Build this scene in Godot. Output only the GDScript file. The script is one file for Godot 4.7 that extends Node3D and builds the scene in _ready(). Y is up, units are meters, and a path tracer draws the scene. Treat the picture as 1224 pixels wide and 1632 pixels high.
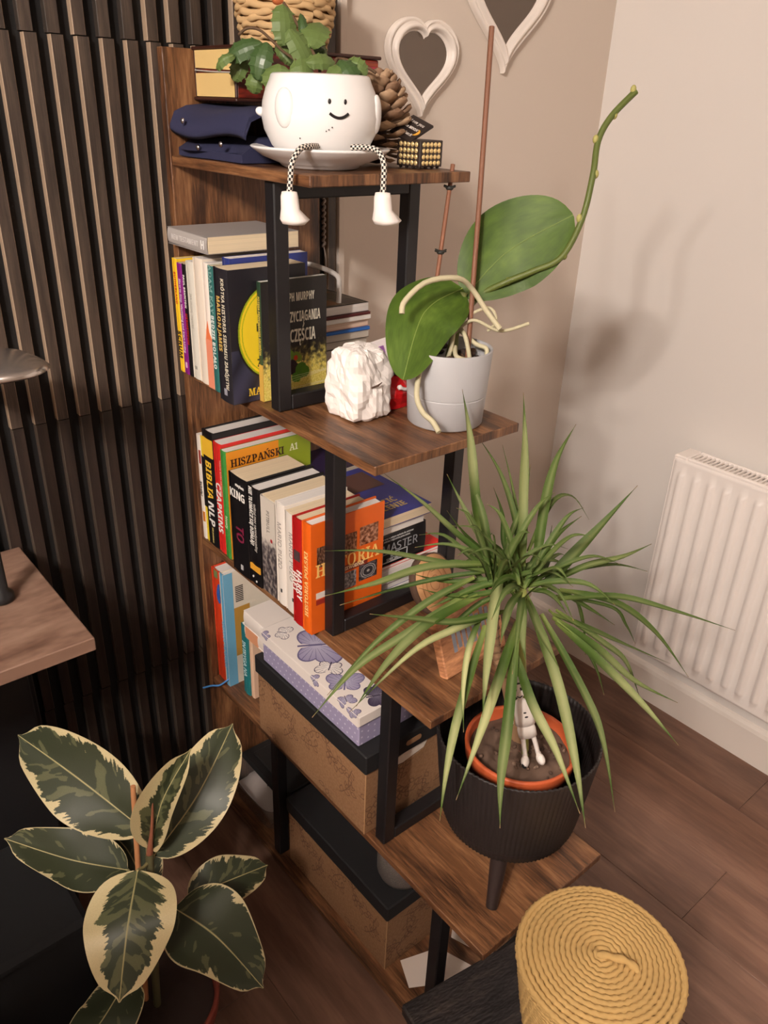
extends Node3D
# Corner of a living room: a stepped bookcase against a slat wall, plants, books, boxes.
# x runs away from the slat wall, y up, z from the radiator wall into the room (metres).

var M := {}
var taken := {}
var rng := RandomNumberGenerator.new()
var fonts := {}

func V(x: float, y: float, z: float) -> Vector3:
	return Vector3(x, y, z)

# ---------- naming and tagging ----------
func own_name(called: String, parent: Node) -> String:
	var key := str(parent.get_instance_id()) + "/" + called
	if not taken.has(key):
		taken[key] = 0
		return called
	taken[key] += 1
	return "%s_%03d" % [called, taken[key]]

func tag(o: Node, label: String, category: String, group := "") -> Node:
	o.set_meta("label", label)
	o.set_meta("category", category)
	if group != "":
		o.set_meta("group", group)
	return o

func thing(called: String, label: String, category: String, at := Vector3.ZERO, turn := 0.0, group := "") -> Node3D:
	var o := Node3D.new()
	o.name = own_name(called, self)
	add_child(o, true)
	o.position = at
	o.rotation.y = turn
	tag(o, label, category, group)
	return o

func put(called: String, mesh: Mesh, mat: Material, parent: Node = self) -> MeshInstance3D:
	var o := MeshInstance3D.new()
	o.name = own_name(called, parent)
	o.mesh = mesh
	if mat != null:
		o.material_override = mat
	parent.add_child(o, true)
	return o

func part(called: String, st: SurfaceTool, mat: Material, parent: Node = self) -> MeshInstance3D:
	return put(called, st.commit(), mat, parent)

func struct(called: String, st: SurfaceTool, mat: Material, parent: Node = self) -> MeshInstance3D:
	var o := part(called, st, mat, parent)
	if parent == self:
		o.set_meta("kind", "structure")
	return o

# ---------- mesh building ----------
func begin() -> SurfaceTool:
	var st := SurfaceTool.new()
	st.begin(Mesh.PRIMITIVE_TRIANGLES)
	return st

func done(st: SurfaceTool) -> SurfaceTool:
	st.generate_normals()
	return st

func face(st: SurfaceTool, p: Array, uv: Array, out: Vector3, group := -1) -> void:
	# a convex polygon, front face towards out
	var n: Vector3 = (p[1] - p[0]).cross(p[2] - p[0])
	var flip := n.dot(out) > 0.0     # front faces run clockwise
	st.set_smooth_group(group)
	for k in range(1, p.size() - 1):
		var order := [0, k, k + 1]
		if flip:
			order = [0, k + 1, k]
		for i in order:
			st.set_uv(uv[i] if uv.size() > 0 else Vector2.ZERO)
			st.add_vertex(p[i])

# box with chamfered edges; u of its texture runs along axis grain, in metres
func bx(st: SurfaceTool, c: Vector3, s: Vector3, bevel := 0.0015, grain := 0, xf := Transform3D.IDENTITY, uvo := Vector2.ZERO) -> void:
	var h := s * 0.5
	var b: float = min(bevel, min(h.x, min(h.y, h.z)) * 0.9)
	var ctr := xf * c
	var vert := func(sx: int, sy: int, sz: int, ax: int) -> Vector3:
		var q := Vector3(sx * (h.x - b), sy * (h.y - b), sz * (h.z - b))
		q[ax] = [sx * h.x, sy * h.y, sz * h.z][ax]
		return q
	var uvf := func(q: Vector3, ax: int) -> Vector2:
		var g := grain
		if ax == g:
			g = (ax + 1) % 3
		var o := 3 - ax - g
		return Vector2(q[g], q[o]) + uvo + Vector2(0.13 * ax, 0.29 * ax)
	for ax in 3:
		for sg in [-1, 1]:
			var pts := []
			var uvs := []
			for k in [[-1, -1], [1, -1], [1, 1], [-1, 1]]:
				var sgn := [0, 0, 0]
				sgn[ax] = sg
				sgn[(ax + 1) % 3] = k[0]
				sgn[(ax + 2) % 3] = k[1]
				var q: Vector3 = vert.call(sgn[0], sgn[1], sgn[2], ax)
				pts.append(xf * (c + q))
				uvs.append(uvf.call(q, ax))
			var n := Vector3.ZERO
			n[ax] = sg
			face(st, pts, uvs, xf.basis * n)
	if b <= 0.0:
		return
	for ax in 3:      # edges along ax
		var a1 := (ax + 1) % 3
		var a2 := (ax + 2) % 3
		for k in [[-1, -1], [1, -1], [1, 1], [-1, 1]]:
			var pts := []
			var uvs := []
			for e in [[-1, a1], [1, a1], [1, a2], [-1, a2]]:
				var sgn := [0, 0, 0]
				sgn[ax] = e[0]
				sgn[a1] = k[0]
				sgn[a2] = k[1]
				var q: Vector3 = vert.call(sgn[0], sgn[1], sgn[2], e[1])
				pts.append(xf * (c + q))
				uvs.append(uvf.call(q, a1))
			var n := Vector3.ZERO
			n[a1] = k[0]
			n[a2] = k[1]
			face(st, pts, uvs, xf.basis * n)
	for sx in [-1, 1]:
		for sy in [-1, 1]:
			for sz in [-1, 1]:
				var pts := []
				for ax in 3:
					pts.append(xf * (c + vert.call(sx, sy, sz, ax)))
				face(st, pts, [Vector2.ZERO, Vector2.ZERO, Vector2.ZERO], xf.basis * Vector3(sx, sy, sz))

# box given by two corners
func bx2(st: SurfaceTool, a: Vector3, b: Vector3, bevel := 0.0015, grain := 0, uvo := Vector2.ZERO) -> void:
	bx(st, (a + b) * 0.5, (b - a).abs(), bevel, grain, Transform3D.IDENTITY, uvo)

func box_mesh(s: Vector3, bevel := 0.0015, grain := 0, uvo := Vector2.ZERO) -> ArrayMesh:
	var st := begin()
	bx(st, Vector3.ZERO, s, bevel, grain, Transform3D.IDENTITY, uvo)
	st.generate_normals()
	return st.commit()

# grid of points [row][column] joined as a smooth sheet
func sheet(st: SurfaceTool, g: Array, uv: Array = [], group := 1, closed := false, col: Array = [], flip := false) -> void:
	st.set_smooth_group(group)
	var nu: int = g[0].size()
	for j in g.size() - 1:
		for i in (nu if closed else nu - 1):
			var i2 := (i + 1) % nu
			var q := [[j, i], [j, i2], [j + 1, i2], [j, i], [j + 1, i2], [j + 1, i]]
			if flip:
				q = [[j, i], [j + 1, i2], [j, i2], [j, i], [j + 1, i], [j + 1, i2]]
			for k in q:
				if uv.size() > 0:
					var w: Vector2 = uv[k[0]][k[1]]
					if closed and i2 == 0 and k[1] == 0:
						w.x += uv[0][1].x * nu
					st.set_uv(w)
				else:
					st.set_uv(Vector2.ZERO)
				if col.size() > 0:
					st.set_color(col[k[0]][k[1]])
				st.add_vertex(g[k[0]][k[1]])

# surface of revolution about the y axis through c; profile from bottom outside upwards
func lathe(st: SurfaceTool, prof: Array, segs := 40, c := Vector3.ZERO, wob = null, xf := Transform3D.IDENTITY) -> void:
	var g := []
	var uv := []
	var run := 0.0
	for j in prof.size():
		if j > 0:
			run += (prof[j] - prof[j - 1]).length()
		var row := []
		var ur := []
		for i in segs:
			var a := TAU * i / segs
			var r: float = prof[j].x
			var y: float = prof[j].y
			if wob != null:
				r = wob.call(a, y, r)
			row.append(xf * (c + Vector3(cos(a) * r, y, sin(a) * r)))
			ur.append(Vector2(float(i) / segs, run))
		g.append(row)
		uv.append(ur)
	sheet(st, g, uv, 1, true)

# round tube along points
func tube(st: SurfaceTool, pts: Array, radii: Array, sides := 8, cap := true) -> void:
	var g := []
	var uv := []
	var up := Vector3.UP
	var t0: Vector3 = (pts[1] - pts[0]).normalized()
	if abs(t0.dot(up)) > 0.9:
		up = Vector3.RIGHT
	var nrm := (up - t0 * up.dot(t0)).normalized()
	var run := 0.0
	for j in pts.size():
		var t: Vector3
		if j == 0:
			t = t0
		elif j == pts.size() - 1:
			t = (pts[j] - pts[j - 1]).normalized()
		else:
			t = (pts[j + 1] - pts[j - 1]).normalized()
		nrm = (nrm - t * nrm.dot(t)).normalized()
		var bn := t.cross(nrm)
		if j > 0:
			run += (pts[j] - pts[j - 1]).length()
		var r: float = radii[min(j, radii.size() - 1)]
		var row := []
		var ur := []
		for i in sides:
			var a := TAU * i / sides
			row.append(pts[j] + (nrm * cos(a) + bn * sin(a)) * r)
			ur.append(Vector2(float(i) / sides, run))
		g.append(row)
		uv.append(ur)
	sheet(st, g, uv, 1, true, [], true)
	if cap:
		for e in [0, pts.size() - 1]:
			var d: Vector3 = (pts[0] - pts[1]) if e == 0 else (pts[e] - pts[e - 1])
			face(st, g[e], [], d, 2)

# smooth curve through control points
func spline(ctrl: Array, n: int) -> Array:
	var out := []
	var m := ctrl.size() - 1
	for k in n + 1:
		var t := float(k) / n * m
		var i: int = min(int(t), m - 1)
		var f := t - i
		var p0 = ctrl[max(i - 1, 0)]
		var p1 = ctrl[i]
		var p2 = ctrl[i + 1]
		var p3 = ctrl[min(i + 2, m)]
		out.append(0.5 * ((2.0 * p1) + (p2 - p0) * f + (2.0 * p0 - 5.0 * p1 + 4.0 * p2 - p3) * f * f + (3.0 * p1 - p0 - 3.0 * p2 + p3) * f * f * f))
	return out

# outline (Vector2) pushed through depth; xf takes (x, y, depth)
func prism(st: SurfaceTool, outline: PackedVector2Array, depth: float, xf := Transform3D.IDENTITY) -> void:
	var idx := Geometry2D.triangulate_polygon(outline)
	for k in range(0, idx.size(), 3):
		var a := outline[idx[k]]
		var b := outline[idx[k + 1]]
		var c := outline[idx[k + 2]]
		face(st, [xf * V(a.x, a.y, depth), xf * V(b.x, b.y, depth), xf * V(c.x, c.y, depth)], [a, b, c], xf.basis.z)
		face(st, [xf * V(a.x, a.y, 0), xf * V(b.x, b.y, 0), xf * V(c.x, c.y, 0)], [a, b, c], -xf.basis.z)
	for k in outline.size():
		var a := outline[k]
		var b := outline[(k + 1) % outline.size()]
		var mid := (a + b) * 0.5
		var nn := Vector2(b.y - a.y, a.x - b.x)
		if Geometry2D.is_point_in_polygon(mid + nn.normalized() * 0.0005, outline):
			nn = -nn
		face(st, [xf * V(a.x, a.y, 0), xf * V(b.x, b.y, 0), xf * V(b.x, b.y, depth), xf * V(a.x, a.y, depth)], [a, b, b, a], xf.basis * V(nn.x, nn.y, 0), -1)

# ---------- lettering ----------
func letters(words: String, size: float, mat: Material, parent: Node, at: Vector3, face_basis: Basis, squeeze := 1.0, bold := true, serif := false, called := "lettering") -> MeshInstance3D:
	var key := ("serif" if serif else "sans") + ("b" if bold else "r")
	if not fonts.has(key):
		var f := SystemFont.new()
		f.font_names = PackedStringArray(["Droid Serif" if serif else "Droid Sans"])
		f.font_weight = 700 if bold else 400
		fonts[key] = f
	var tm := TextMesh.new()
	tm.text = words
	tm.font = fonts[key]
	tm.font_size = 24
	tm.pixel_size = size / 17.0       # capitals about size metres high
	tm.depth = 0.0004
	tm.curve_step = 3.0
	tm.horizontal_alignment = HORIZONTAL_ALIGNMENT_CENTER
	tm.vertical_alignment = VERTICAL_ALIGNMENT_CENTER
	var o := put(called, tm, mat, parent)
	o.transform = Transform3D(face_basis * Basis.from_scale(V(squeeze, 1, 1)), at)
	return o

# ---------- materials ----------
func mat(key: String, c: Color, rough := 0.6, metal := 0.0, tex: Texture2D = null, uvs := Vector3.ONE, nrm: Texture2D = null, nscale := 1.0) -> StandardMaterial3D:
	var m := StandardMaterial3D.new()
	m.albedo_color = c
	m.roughness = rough
	m.metallic = metal
	if tex != null:
		m.albedo_texture = tex
	if nrm != null:
		m.normal_enabled = true
		m.normal_texture = nrm
		m.normal_scale = nscale
	m.uv1_scale = uvs
	m.cull_mode = BaseMaterial3D.CULL_DISABLED
	M[key] = m
	return m

func col(r: int, g: int, b: int) -> Color:
	return Color8(r, g, b)

func flat(r: int, g: int, b: int, rough := 0.55) -> StandardMaterial3D:
	var key := "flat %d %d %d %f" % [r, g, b, rough]
	if not M.has(key):
		mat(key, Color8(r, g, b), rough)
	return M[key]

func noise(seed_: int, freq: float, oct := 4) -> FastNoiseLite:
	var n := FastNoiseLite.new()
	n.seed = seed_
	n.noise_type = FastNoiseLite.TYPE_SIMPLEX_SMOOTH
	n.frequency = freq
	n.fractal_octaves = oct
	return n

# long-grained timber, u along the grain; ramp dark to light
func timber(seed_: int, dark: Color, mid: Color, light: Color, streak := 26.0, w := 512, h := 512) -> Array:
	var im := Image.create(w, h, false, Image.FORMAT_RGB8)
	var hm := Image.create(w, h, false, Image.FORMAT_RGB8)
	var n1 := noise(seed_, 1.0, 3)
	var n2 := noise(seed_ + 7, 1.0, 3)
	var n3 := noise(seed_ + 13, 1.0, 2)
	for y in h:
		for x in w:
			var u := float(x) / w
			var v := float(y) / h
			# wrap along both ways by walking a ring in noise space
			var a := TAU * u
			var r := 0.35
			var b1 := n1.get_noise_3d(cos(a) * r, sin(a) * r, v * 7.0 + 0.25 * n3.get_noise_2d(cos(a) * 0.8, v * 3.0))
			var b2 := n2.get_noise_3d(cos(a) * 1.1, sin(a) * 1.1, v * streak * 2.0)
			var b3 := n3.get_noise_3d(cos(a) * 4.0, sin(a) * 4.0, v * streak * 5.0)
			var edge := smoothstep(0.0, 0.04, v) * smoothstep(1.0, 0.96, v)
			var t := clampf(0.5 + edge * (b1 * 0.75 + b2 * 0.42 + b3 * 0.22), 0.0, 1.0)
			var c := dark.lerp(mid, t * 2.0) if t < 0.5 else mid.lerp(light, t * 2.0 - 1.0)
			im.set_pixel(x, y, c)
			var hh := clampf(0.5 + b3 * 0.5 + b2 * 0.3, 0, 1)
			hm.set_pixel(x, y, Color(hh, hh, hh))
	im.generate_mipmaps()
	hm.bump_map_to_normal_map(2.0)
	return [ImageTexture.create_from_image(im), ImageTexture.create_from_image(hm)]

# ---------- the scene ----------
const L1 := 1.4638
const L2 := 1.1029
const L3 := 0.7468
const L4 := 0.3862
const L5 := 0.0291
const ZB := -1.189       # radiator wall
const XL := -0.018       # painted left wall

func _ready() -> void:
	rng.seed = 4711
	var cam := Camera3D.new()
	cam.name = "camera"
	add_child(cam)
	cam.position = V(1.3313, 1.5482, 0.6459)
	cam.rotation = V(-0.47466, 0.85609, 0.03972)
	cam.fov = 65.873
	cam.near = 0.02
	cam.current = true
	var we := WorldEnvironment.new()
	we.name = "environment"
	var env := Environment.new()
	env.background_mode = Environment.BG_COLOR
	env.background_color = Color(0.02, 0.02, 0.025)
	env.tonemap_mode = Environment.TONE_MAPPER_LINEAR
	env.tonemap_exposure = 1.07
	env.sdfgi_enabled = true
	env.ssao_enabled = true
	env.ssil_enabled = true
	we.environment = env
	add_child(we)
	make_materials()
	ceiling_lamp(V(1.55, 2.36, 1.85), 6.0)
	room()
	bookcase()
	build_all()

func ceiling_lamp(at: Vector3, energy: float) -> void:
	var t := thing("ceiling_lamp", "three-globe ceiling lamp behind the viewer", "lamp", at)
	var st := begin()
	lathe(st, [Vector2(0.001, 0.06), Vector2(0.09, 0.06), Vector2(0.09, 0.088), Vector2(0.001, 0.088)], 32)
	done(st)
	part("ceiling_plate", st, M["paint_white"], t)
	var glow := mat("lamp_glow", col(255, 240, 220), 0.5)
	glow.emission_enabled = true
	glow.emission = Color(1.0, 0.90, 0.78)
	glow.emission_energy_multiplier = 1.5
	for k in 3:
		var a := TAU * k / 3.0 + 0.5
		var c := V(cos(a) * 0.20, 0.0, sin(a) * 0.20)
		st = begin()
		tube(st, [V(0, 0.062, 0), V(c.x * 0.8, 0.058, c.z * 0.8), c + V(0, 0.05, 0)], [0.008], 8)
		part("arm", done(st), M["paint_white"], t)
		st = begin()
		ball(st, c, V(0.062, 0.062, 0.062), 24, 14)
		part("globe", done(st), glow, t)
		var l := OmniLight3D.new()
		l.name = "lamp_light_%d" % (k + 1)
		l.position = c
		l.light_color = Color(1.0, 0.955, 0.92)
		l.light_energy = energy / 3.0
		l.light_size = 0.06
		l.omni_range = 12.0
		l.omni_attenuation = 2.0
		l.shadow_enabled = true
		t.add_child(l)

func make_materials() -> void:
	mat("midrib_pale", col(170, 158, 110), 0.5)
	mat("midrib_green", col(120, 140, 66), 0.5)
	var wd := timber(3, col(58, 36, 23), col(105, 69, 43), col(143, 102, 68))
	mat("shelf_wood", Color(1, 1, 1), 0.42, 0.0, wd[0], V(1.6, 3.2, 1), wd[1], 0.35)
	M["shelf_tex"] = wd[0]
	var fl := timber(21, col(105, 77, 63), col(121, 90, 74), col(135, 103, 86), 10.0)
	mat("floor_wood", Color(1, 1, 1), 0.38, 0.0, fl[0], V(0.8, 2.6, 1), fl[1], 0.25)
	mat("floor_wood_dark", Color(0.965, 0.955, 0.95), 0.38, 0.0, fl[0], V(0.8, 2.6, 1), fl[1], 0.25)
	mat("floor_wood_pale", Color(1.03, 1.02, 1.01), 0.38, 0.0, fl[0], V(0.8, 2.6, 1), fl[1], 0.25)
	var sl := timber(33, col(52, 43, 37), col(70, 59, 51), col(86, 73, 63), 20.0, 256, 256)
	mat("slat_wood_darker", Color(0.62, 0.58, 0.57), 0.5, 0.0, sl[0], V(2.0, 8.0, 1))  # slat wood tinted darker, used on the two lower rows
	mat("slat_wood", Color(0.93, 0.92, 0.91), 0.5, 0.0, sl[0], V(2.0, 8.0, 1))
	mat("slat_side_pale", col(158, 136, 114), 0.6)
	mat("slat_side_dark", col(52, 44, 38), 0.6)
	mat("slat_side_brown", col(74, 62, 52), 0.6)
	mat("slat_backing", col(14, 11, 10), 0.9)
	mat("wall_beige", col(212, 199, 186), 0.85)
	mat("wall_white", col(228, 222, 216), 0.85)
	mat("wall_far", col(150, 138, 126), 0.9)
	mat("paint_white", col(236, 226, 216), 0.4)
	mat("steel_black", col(24, 22, 24), 0.45, 0.1)

func room() -> void:
	var xr := 3.7
	var zf := 3.7
	var hc := 2.45
	var th := 0.15
	var st := begin()
	bx2(st, V(XL - th, -th, ZB - th), V(xr + th, -0.002, zf + th), 0.0)
	var fl := struct("floor", done(st), M["slat_backing"])
	# laminate planks running away from the slat wall
	var pw := 0.192
	var pl := 1.285
	var k := 0
	var z := ZB
	while z < 1.3:
		var off := fmod(k * 0.47 + 0.33, 1.0) * pl
		var x := XL - off
		while x < 2.4:
			var a: float = max(x + 0.0003, XL)
			var b: float = min(x + pl - 0.0003, 2.6)
			if b > a + 0.02:
				var sp := begin()
				bx2(sp, V(a, -0.006, z + 0.0003), V(b, 0.0, min(z + pw - 0.0003, 1.4)), 0.0007, 0, Vector2(rng.randf() * 3.0, rng.randf() * 3.0))
				part("plank", done(sp), M[["floor_wood", "floor_wood_dark", "floor_wood_pale"][rng.randi() % 3]], fl)
			x += pl
		z += pw
		k += 1
	st = begin()
	bx2(st, V(2.6, -0.006, ZB), V(xr, 0.0, zf), 0.0)
	bx2(st, V(XL, -0.006, z), V(2.6, 0.0, zf), 0.0)
	var far := part("planks_beyond", done(st), M["floor_wood"], fl)
	far.set_meta("kind", "stuff")
	st = begin()
	bx2(st, V(XL - th, -th, ZB - th), V(xr + th, hc, ZB), 0.0)
	struct("wall_back", done(st), M["wall_white"])
	st = begin()
	bx2(st, V(XL - th, -th, ZB), V(XL, hc, zf + th), 0.0)
	var wl := struct("wall_left", done(st), M["wall_beige"])
	st = begin()
	bx2(st, V(xr, -th, ZB), V(xr + th, hc, zf + th), 0.0)
	struct("wall_right", done(st), M["wall_far"])
	st = begin()
	bx2(st, V(XL, -th, zf), V(xr, hc, zf + th), 0.0)
	struct("wall_front", done(st), M["wall_far"])
	st = begin()
	bx2(st, V(XL - th, hc, ZB - th), V(xr + th, hc + th, zf + th), 0.0)
	struct("ceiling", done(st), M["wall_white"])
	# skirting boards
	var prof := PackedVector2Array([Vector2(0, 0), Vector2(0.015, 0), Vector2(0.015, 0.098), Vector2(0.012, 0.108), Vector2(0.006, 0.115), Vector2(0, 0.118)])
	st = begin()
	prism(st, prof, 3.6, Transform3D(Basis(V(0, 0, 1), V(0, 1, 0), V(-1, 0, 0)) , V(XL + 3.6, 0, ZB)))
	struct("baseboard_back", done(st), M["paint_white"])
	st = begin()
	prism(st, prof, 0.8, Transform3D(Basis(V(1, 0, 0), V(0, 1, 0), V(0, 0, 1)), V(XL, 0, ZB + 0.016)))
	struct("baseboard_left", done(st), M["paint_white"])
	# slat wall: black felt behind, timber slats in front in stacked lengths
	st = begin()
	bx2(st, V(XL, 0.0, -0.355), V(XL + 0.004, hc, 1.25), 0.0)
	struct("felt_backing", done(st), M["slat_backing"], wl)
	var rows := [0.0, 0.459, 1.0465, 1.6242, 2.2]
	var pitch := 0.0383
	var meshes := {}
	var sw := 0.0185
	for r in 4:
		var y0: float = rows[r] + 0.0008
		var y1: float = rows[r + 1] - 0.0008
		for i in range(-9, 30):
			var zc: float = 0.0112 - sw / 2 + pitch * i + [0.001, -0.0008, 0.0, 0.0035][r]
			if zc > 0.70 and r > 1:
				continue
			# pale sides on most upper lengths, darker brown sides below
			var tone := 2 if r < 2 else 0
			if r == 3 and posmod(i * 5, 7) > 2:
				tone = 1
			var key: int = r * 100 + tone * 10 + posmod(i * 7, 3)
			if not meshes.has(key):
				meshes[key] = slat_mesh(y1 - y0, sw, M["slat_wood_darker" if r < 2 else "slat_wood"], [M["slat_side_pale"], M["slat_side_dark"], M["slat_side_brown"]][tone])
			var s := put("slat", meshes[key], null, wl)
			s.position = V(XL + 0.0096 + rng.randf_range(-0.0004, 0.0004), (y0 + y1) * 0.5, zc)
	st = begin()
	bx2(st, V(XL, 0.0, -0.372), V(0.004, hc, -0.3575), 0.001, 1)
	struct("trim_1", done(st), M["wall_beige"])

# one lath: grained front, plain sides in a separate tone
func slat_mesh(h: float, w: float, front: Material, side: Material) -> ArrayMesh:
	var st := begin()
	var st2 := begin()
	var hw := w / 2
	var d := 0.0085
	var o := Vector2(rng.randf() * 5.0, rng.randf() * 5.0)
	var b := 0.0007
	var p := [V(-d, 0, hw), V(d - b, 0, hw), V(d, 0, hw - b), V(d, 0, -hw + b), V(d - b, 0, -hw), V(-d, 0, -hw)]
	var n := [V(0, 0, 1), V(1, 0, 1), V(1, 0, 0), V(1, 0, -1), V(0, 0, -1)]
	for k in 5:
		var a: Vector3 = p[k] - V(0, h / 2, 0)
		var c: Vector3 = p[k + 1] - V(0, h / 2, 0)
		var e := V(0, h, 0)
		var u := o.y + k * 0.2
		face(st if k == 2 else st2, [a, c, c + e, a + e], [Vector2(o.x, u), Vector2(o.x, u + 0.02), Vector2(o.x + h, u + 0.02), Vector2(o.x + h, u)], n[k])
	for y in [-h / 2, h / 2]:
		face(st, [p[0] + V(0, y, 0), p[1] + V(0, y, 0), p[2] + V(0, y, 0), p[3] + V(0, y, 0), p[4] + V(0, y, 0), p[5] + V(0, y, 0)], [Vector2.ZERO, Vector2.ZERO, Vector2.ZERO, Vector2.ZERO, Vector2.ZERO, Vector2.ZERO], V(0, signf(y), 0))
	st.generate_normals()
	st2.generate_normals()
	var m := st.commit()
	m.surface_set_material(0, front)
	st2.commit(m)
	m.surface_set_material(1, side)
	return m

func bookcase() -> void:
	var t := thing("bookcase", "stepped walnut and black metal bookcase against the slat wall", "bookcase")
	var th := 0.0155
	var mw: Material = M["shelf_wood"]
	var st := begin()
	bx2(st, V(0.0015, 0.012, -0.298), V(0.02, 1.6178, 0.002), 0.0012, 1)
	part("side_panel", done(st), mw, t)
	var ends := [0.4125, 0.5645, 0.7104, 0.8633, 0.778]
	var tops := [L1, L2, L3, L4, L5]
	for i in 5:
		st = begin()
		bx2(st, V(0.0205, tops[i] - th, -0.3), V(ends[i], tops[i] - 0.0005, 0.0), 0.0012, 0, Vector2(0.4 + 0.37 * i, 0.61 * i))
		part("shelf", done(st), mw, t)
	# black frames: two posts, top and bottom rails, one frame under each step
	var outer := [0.3115, 0.4585, 0.612, 0.764]
	var p := 0.025
	for i in 4:
		var y0: float = tops[i + 1] + 0.0005
		var y1: float = tops[i] - th - 0.0005
		for z in [-0.0085 - p, -0.2915]:
			st = begin()
			bx2(st, V(outer[i] - p, y0, z), V(outer[i], y1, z + p), 0.002)
			part("post", done(st), M["steel_black"], t)
		for y in [y0, y1 - p]:
			st = begin()
			bx2(st, V(outer[i] - p, y, -0.2915 + p), V(outer[i], y + p, -0.0085 - p), 0.002)
			part("rail", done(st), M["steel_black"], t)
	# short legs carrying the long lowest bay
	for z in [-0.0085 - p, -0.2915]:
		st = begin()
		bx2(st, V(0.2415, L5 + 0.0005, z), V(0.2665, L4 - th - 0.0005, z + p), 0.002)
		part("post", done(st), M["steel_black"], t)
	for q in [V(0.06, 0, -0.03), V(0.06, 0, -0.27), V(0.75, 0, -0.03), V(0.75, 0, -0.27)]:
		st = begin()
		lathe(st, [Vector2(0.001, 0), Vector2(0.014, 0), Vector2(0.014, 0.0133), Vector2(0.001, 0.0133)], 16, q)
		part("foot", done(st), M["steel_black"], t)

# ---------- books ----------
# local frame: x thickness 0..t, y height 0..h, spine at z = 0, pages towards -z
func book(label: String, group: String, xf: Transform3D, t: float, h: float, w: float, cover: Material, page := "cream", hard := false, spine: Material = null) -> Node3D:
	var b := thing("book", label, "book", Vector3.ZERO, 0.0, group)
	b.transform = xf
	var k := 0.0026 if hard else 0.0006
	var ins := 0.003 if hard else 0.0004
	var st := begin()
	bx2(st, V(0, 0, -w), V(k, h, -0.0006), 0.0004)
	bx2(st, V(t - k, 0, -w), V(t, h, -0.0006), 0.0004)
	part("cover", done(st), cover, b)
	st = begin()
	# slightly rounded spine
	var g := []
	var bulge: float = min(t * 0.12, 0.0022)
	for e in [0.0, h]:
		var row := []
		for i in 9:
			var f := i / 8.0
			row.append(V(lerpf(0, t, f), e, (sin(PI * f) - 1.0) * bulge - 0.0 + (0.0 if i > 0 and i < 8 else -0.0006)))
		for i in 9:
			var f := 1.0 - i / 8.0
			row.append(V(lerpf(k, t - k, f), e, (sin(PI * f) - 1.0) * bulge - k))
		g.append(row)
	sheet(st, g, [], 1, true)
	for e in 2:
		for i in 8:
			face(st, [g[e][i], g[e][i + 1], g[e][16 - i], g[e][17 - i]], [], V(0, -1 if e == 0 else 1, 0))
	part("spine", done(st), spine if spine != null else cover, b)
	st = begin()
	bx2(st, V(k, ins, -w + ins), V(t - k, h - ins, -bulge - k), 0.0005, 1)
	part("pages", done(st), M["page_" + page], b)
	return b

func stand(x: float, y: float, z: float, yaw := 0.0, tilt := 0.0) -> Transform3D:
	return Transform3D(Basis(V(0, 1, 0), yaw) * Basis(V(0, 0, 1), tilt), V(x, y, z))

const DOWN := Basis(Vector3(0, -1, 0), Vector3(1, 0, 0), Vector3(0, 0, 1))
const RISE := Basis(Vector3(0, 1, 0), Vector3(-1, 0, 0), Vector3(0, 0, 1))
const ACROSS := Basis(Vector3(1, 0, 0), Vector3(0, 1, 0), Vector3(0, 0, 1))
const FRONT := Basis(Vector3(0, 0, -1), Vector3(0, 1, 0), Vector3(1, 0, 0))

func spine_text(b: Node3D, words: String, x: float, y: float, size: float, m: Material, way: Basis = DOWN, squeeze := 0.8, bold := true, serif := false) -> void:
	letters(words, size * 1.25, m, b, V(x, y, 0.0006), way, squeeze * 1.2, bold, serif)

func front_text(b: Node3D, words: String, t: float, y: float, z: float, size: float, m: Material, squeeze := 0.8, bold := true, serif := false) -> void:
	letters(words, size, m, b, V(t + 0.0007, y, z), FRONT, squeeze, bold, serif)

# a printed patch on the front board (x = t), reaching from z0 to z1 (negative) and y0 to y1
func front_patch(b: Node3D, called: String, t: float, y0: float, y1: float, z0: float, z1: float, m: Material, d := 0.0003) -> void:
	var st := begin()
	face(st, [V(t + d, y0, z0), V(t + d, y0, z1), V(t + d, y1, z1), V(t + d, y1, z0)], [Vector2(0, 1), Vector2(1, 1), Vector2(1, 0), Vector2(0, 0)], V(1, 0, 0))
	part(called, done(st), m, b)

func spine_patch(b: Node3D, called: String, x0: float, x1: float, y0: float, y1: float, m: Material, d := 0.0004) -> void:
	var st := begin()
	bx2(st, V(x0, y0, -0.003), V(x1, y1, d), 0.0)
	part(called, done(st), m, b)

func picture(key: String, im: Image, rough := 0.4) -> Material:
	im.generate_mipmaps()
	return mat(key, Color(1, 1, 1), rough, 0.0, ImageTexture.create_from_image(im))

func disc(im: Image, cx: float, cy: float, r: float, c: Color) -> void:
	for y in range(max(0, int(cy - r)), min(im.get_height(), int(cy + r) + 1)):
		for x in range(max(0, int(cx - r)), min(im.get_width(), int(cx + r) + 1)):
			if Vector2(x - cx, y - cy).length() <= r:
				im.set_pixel(x, y, c)

func grain(im: Image, amt: float, seed_: int) -> void:
	var n := noise(seed_, 0.09, 3)
	for y in im.get_height():
		for x in im.get_width():
			var c := im.get_pixel(x, y)
			var d := n.get_noise_2d(x, y) * amt
			im.set_pixel(x, y, Color(clampf(c.r + d, 0, 1), clampf(c.g + d, 0, 1), clampf(c.b + d, 0, 1)))

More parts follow.
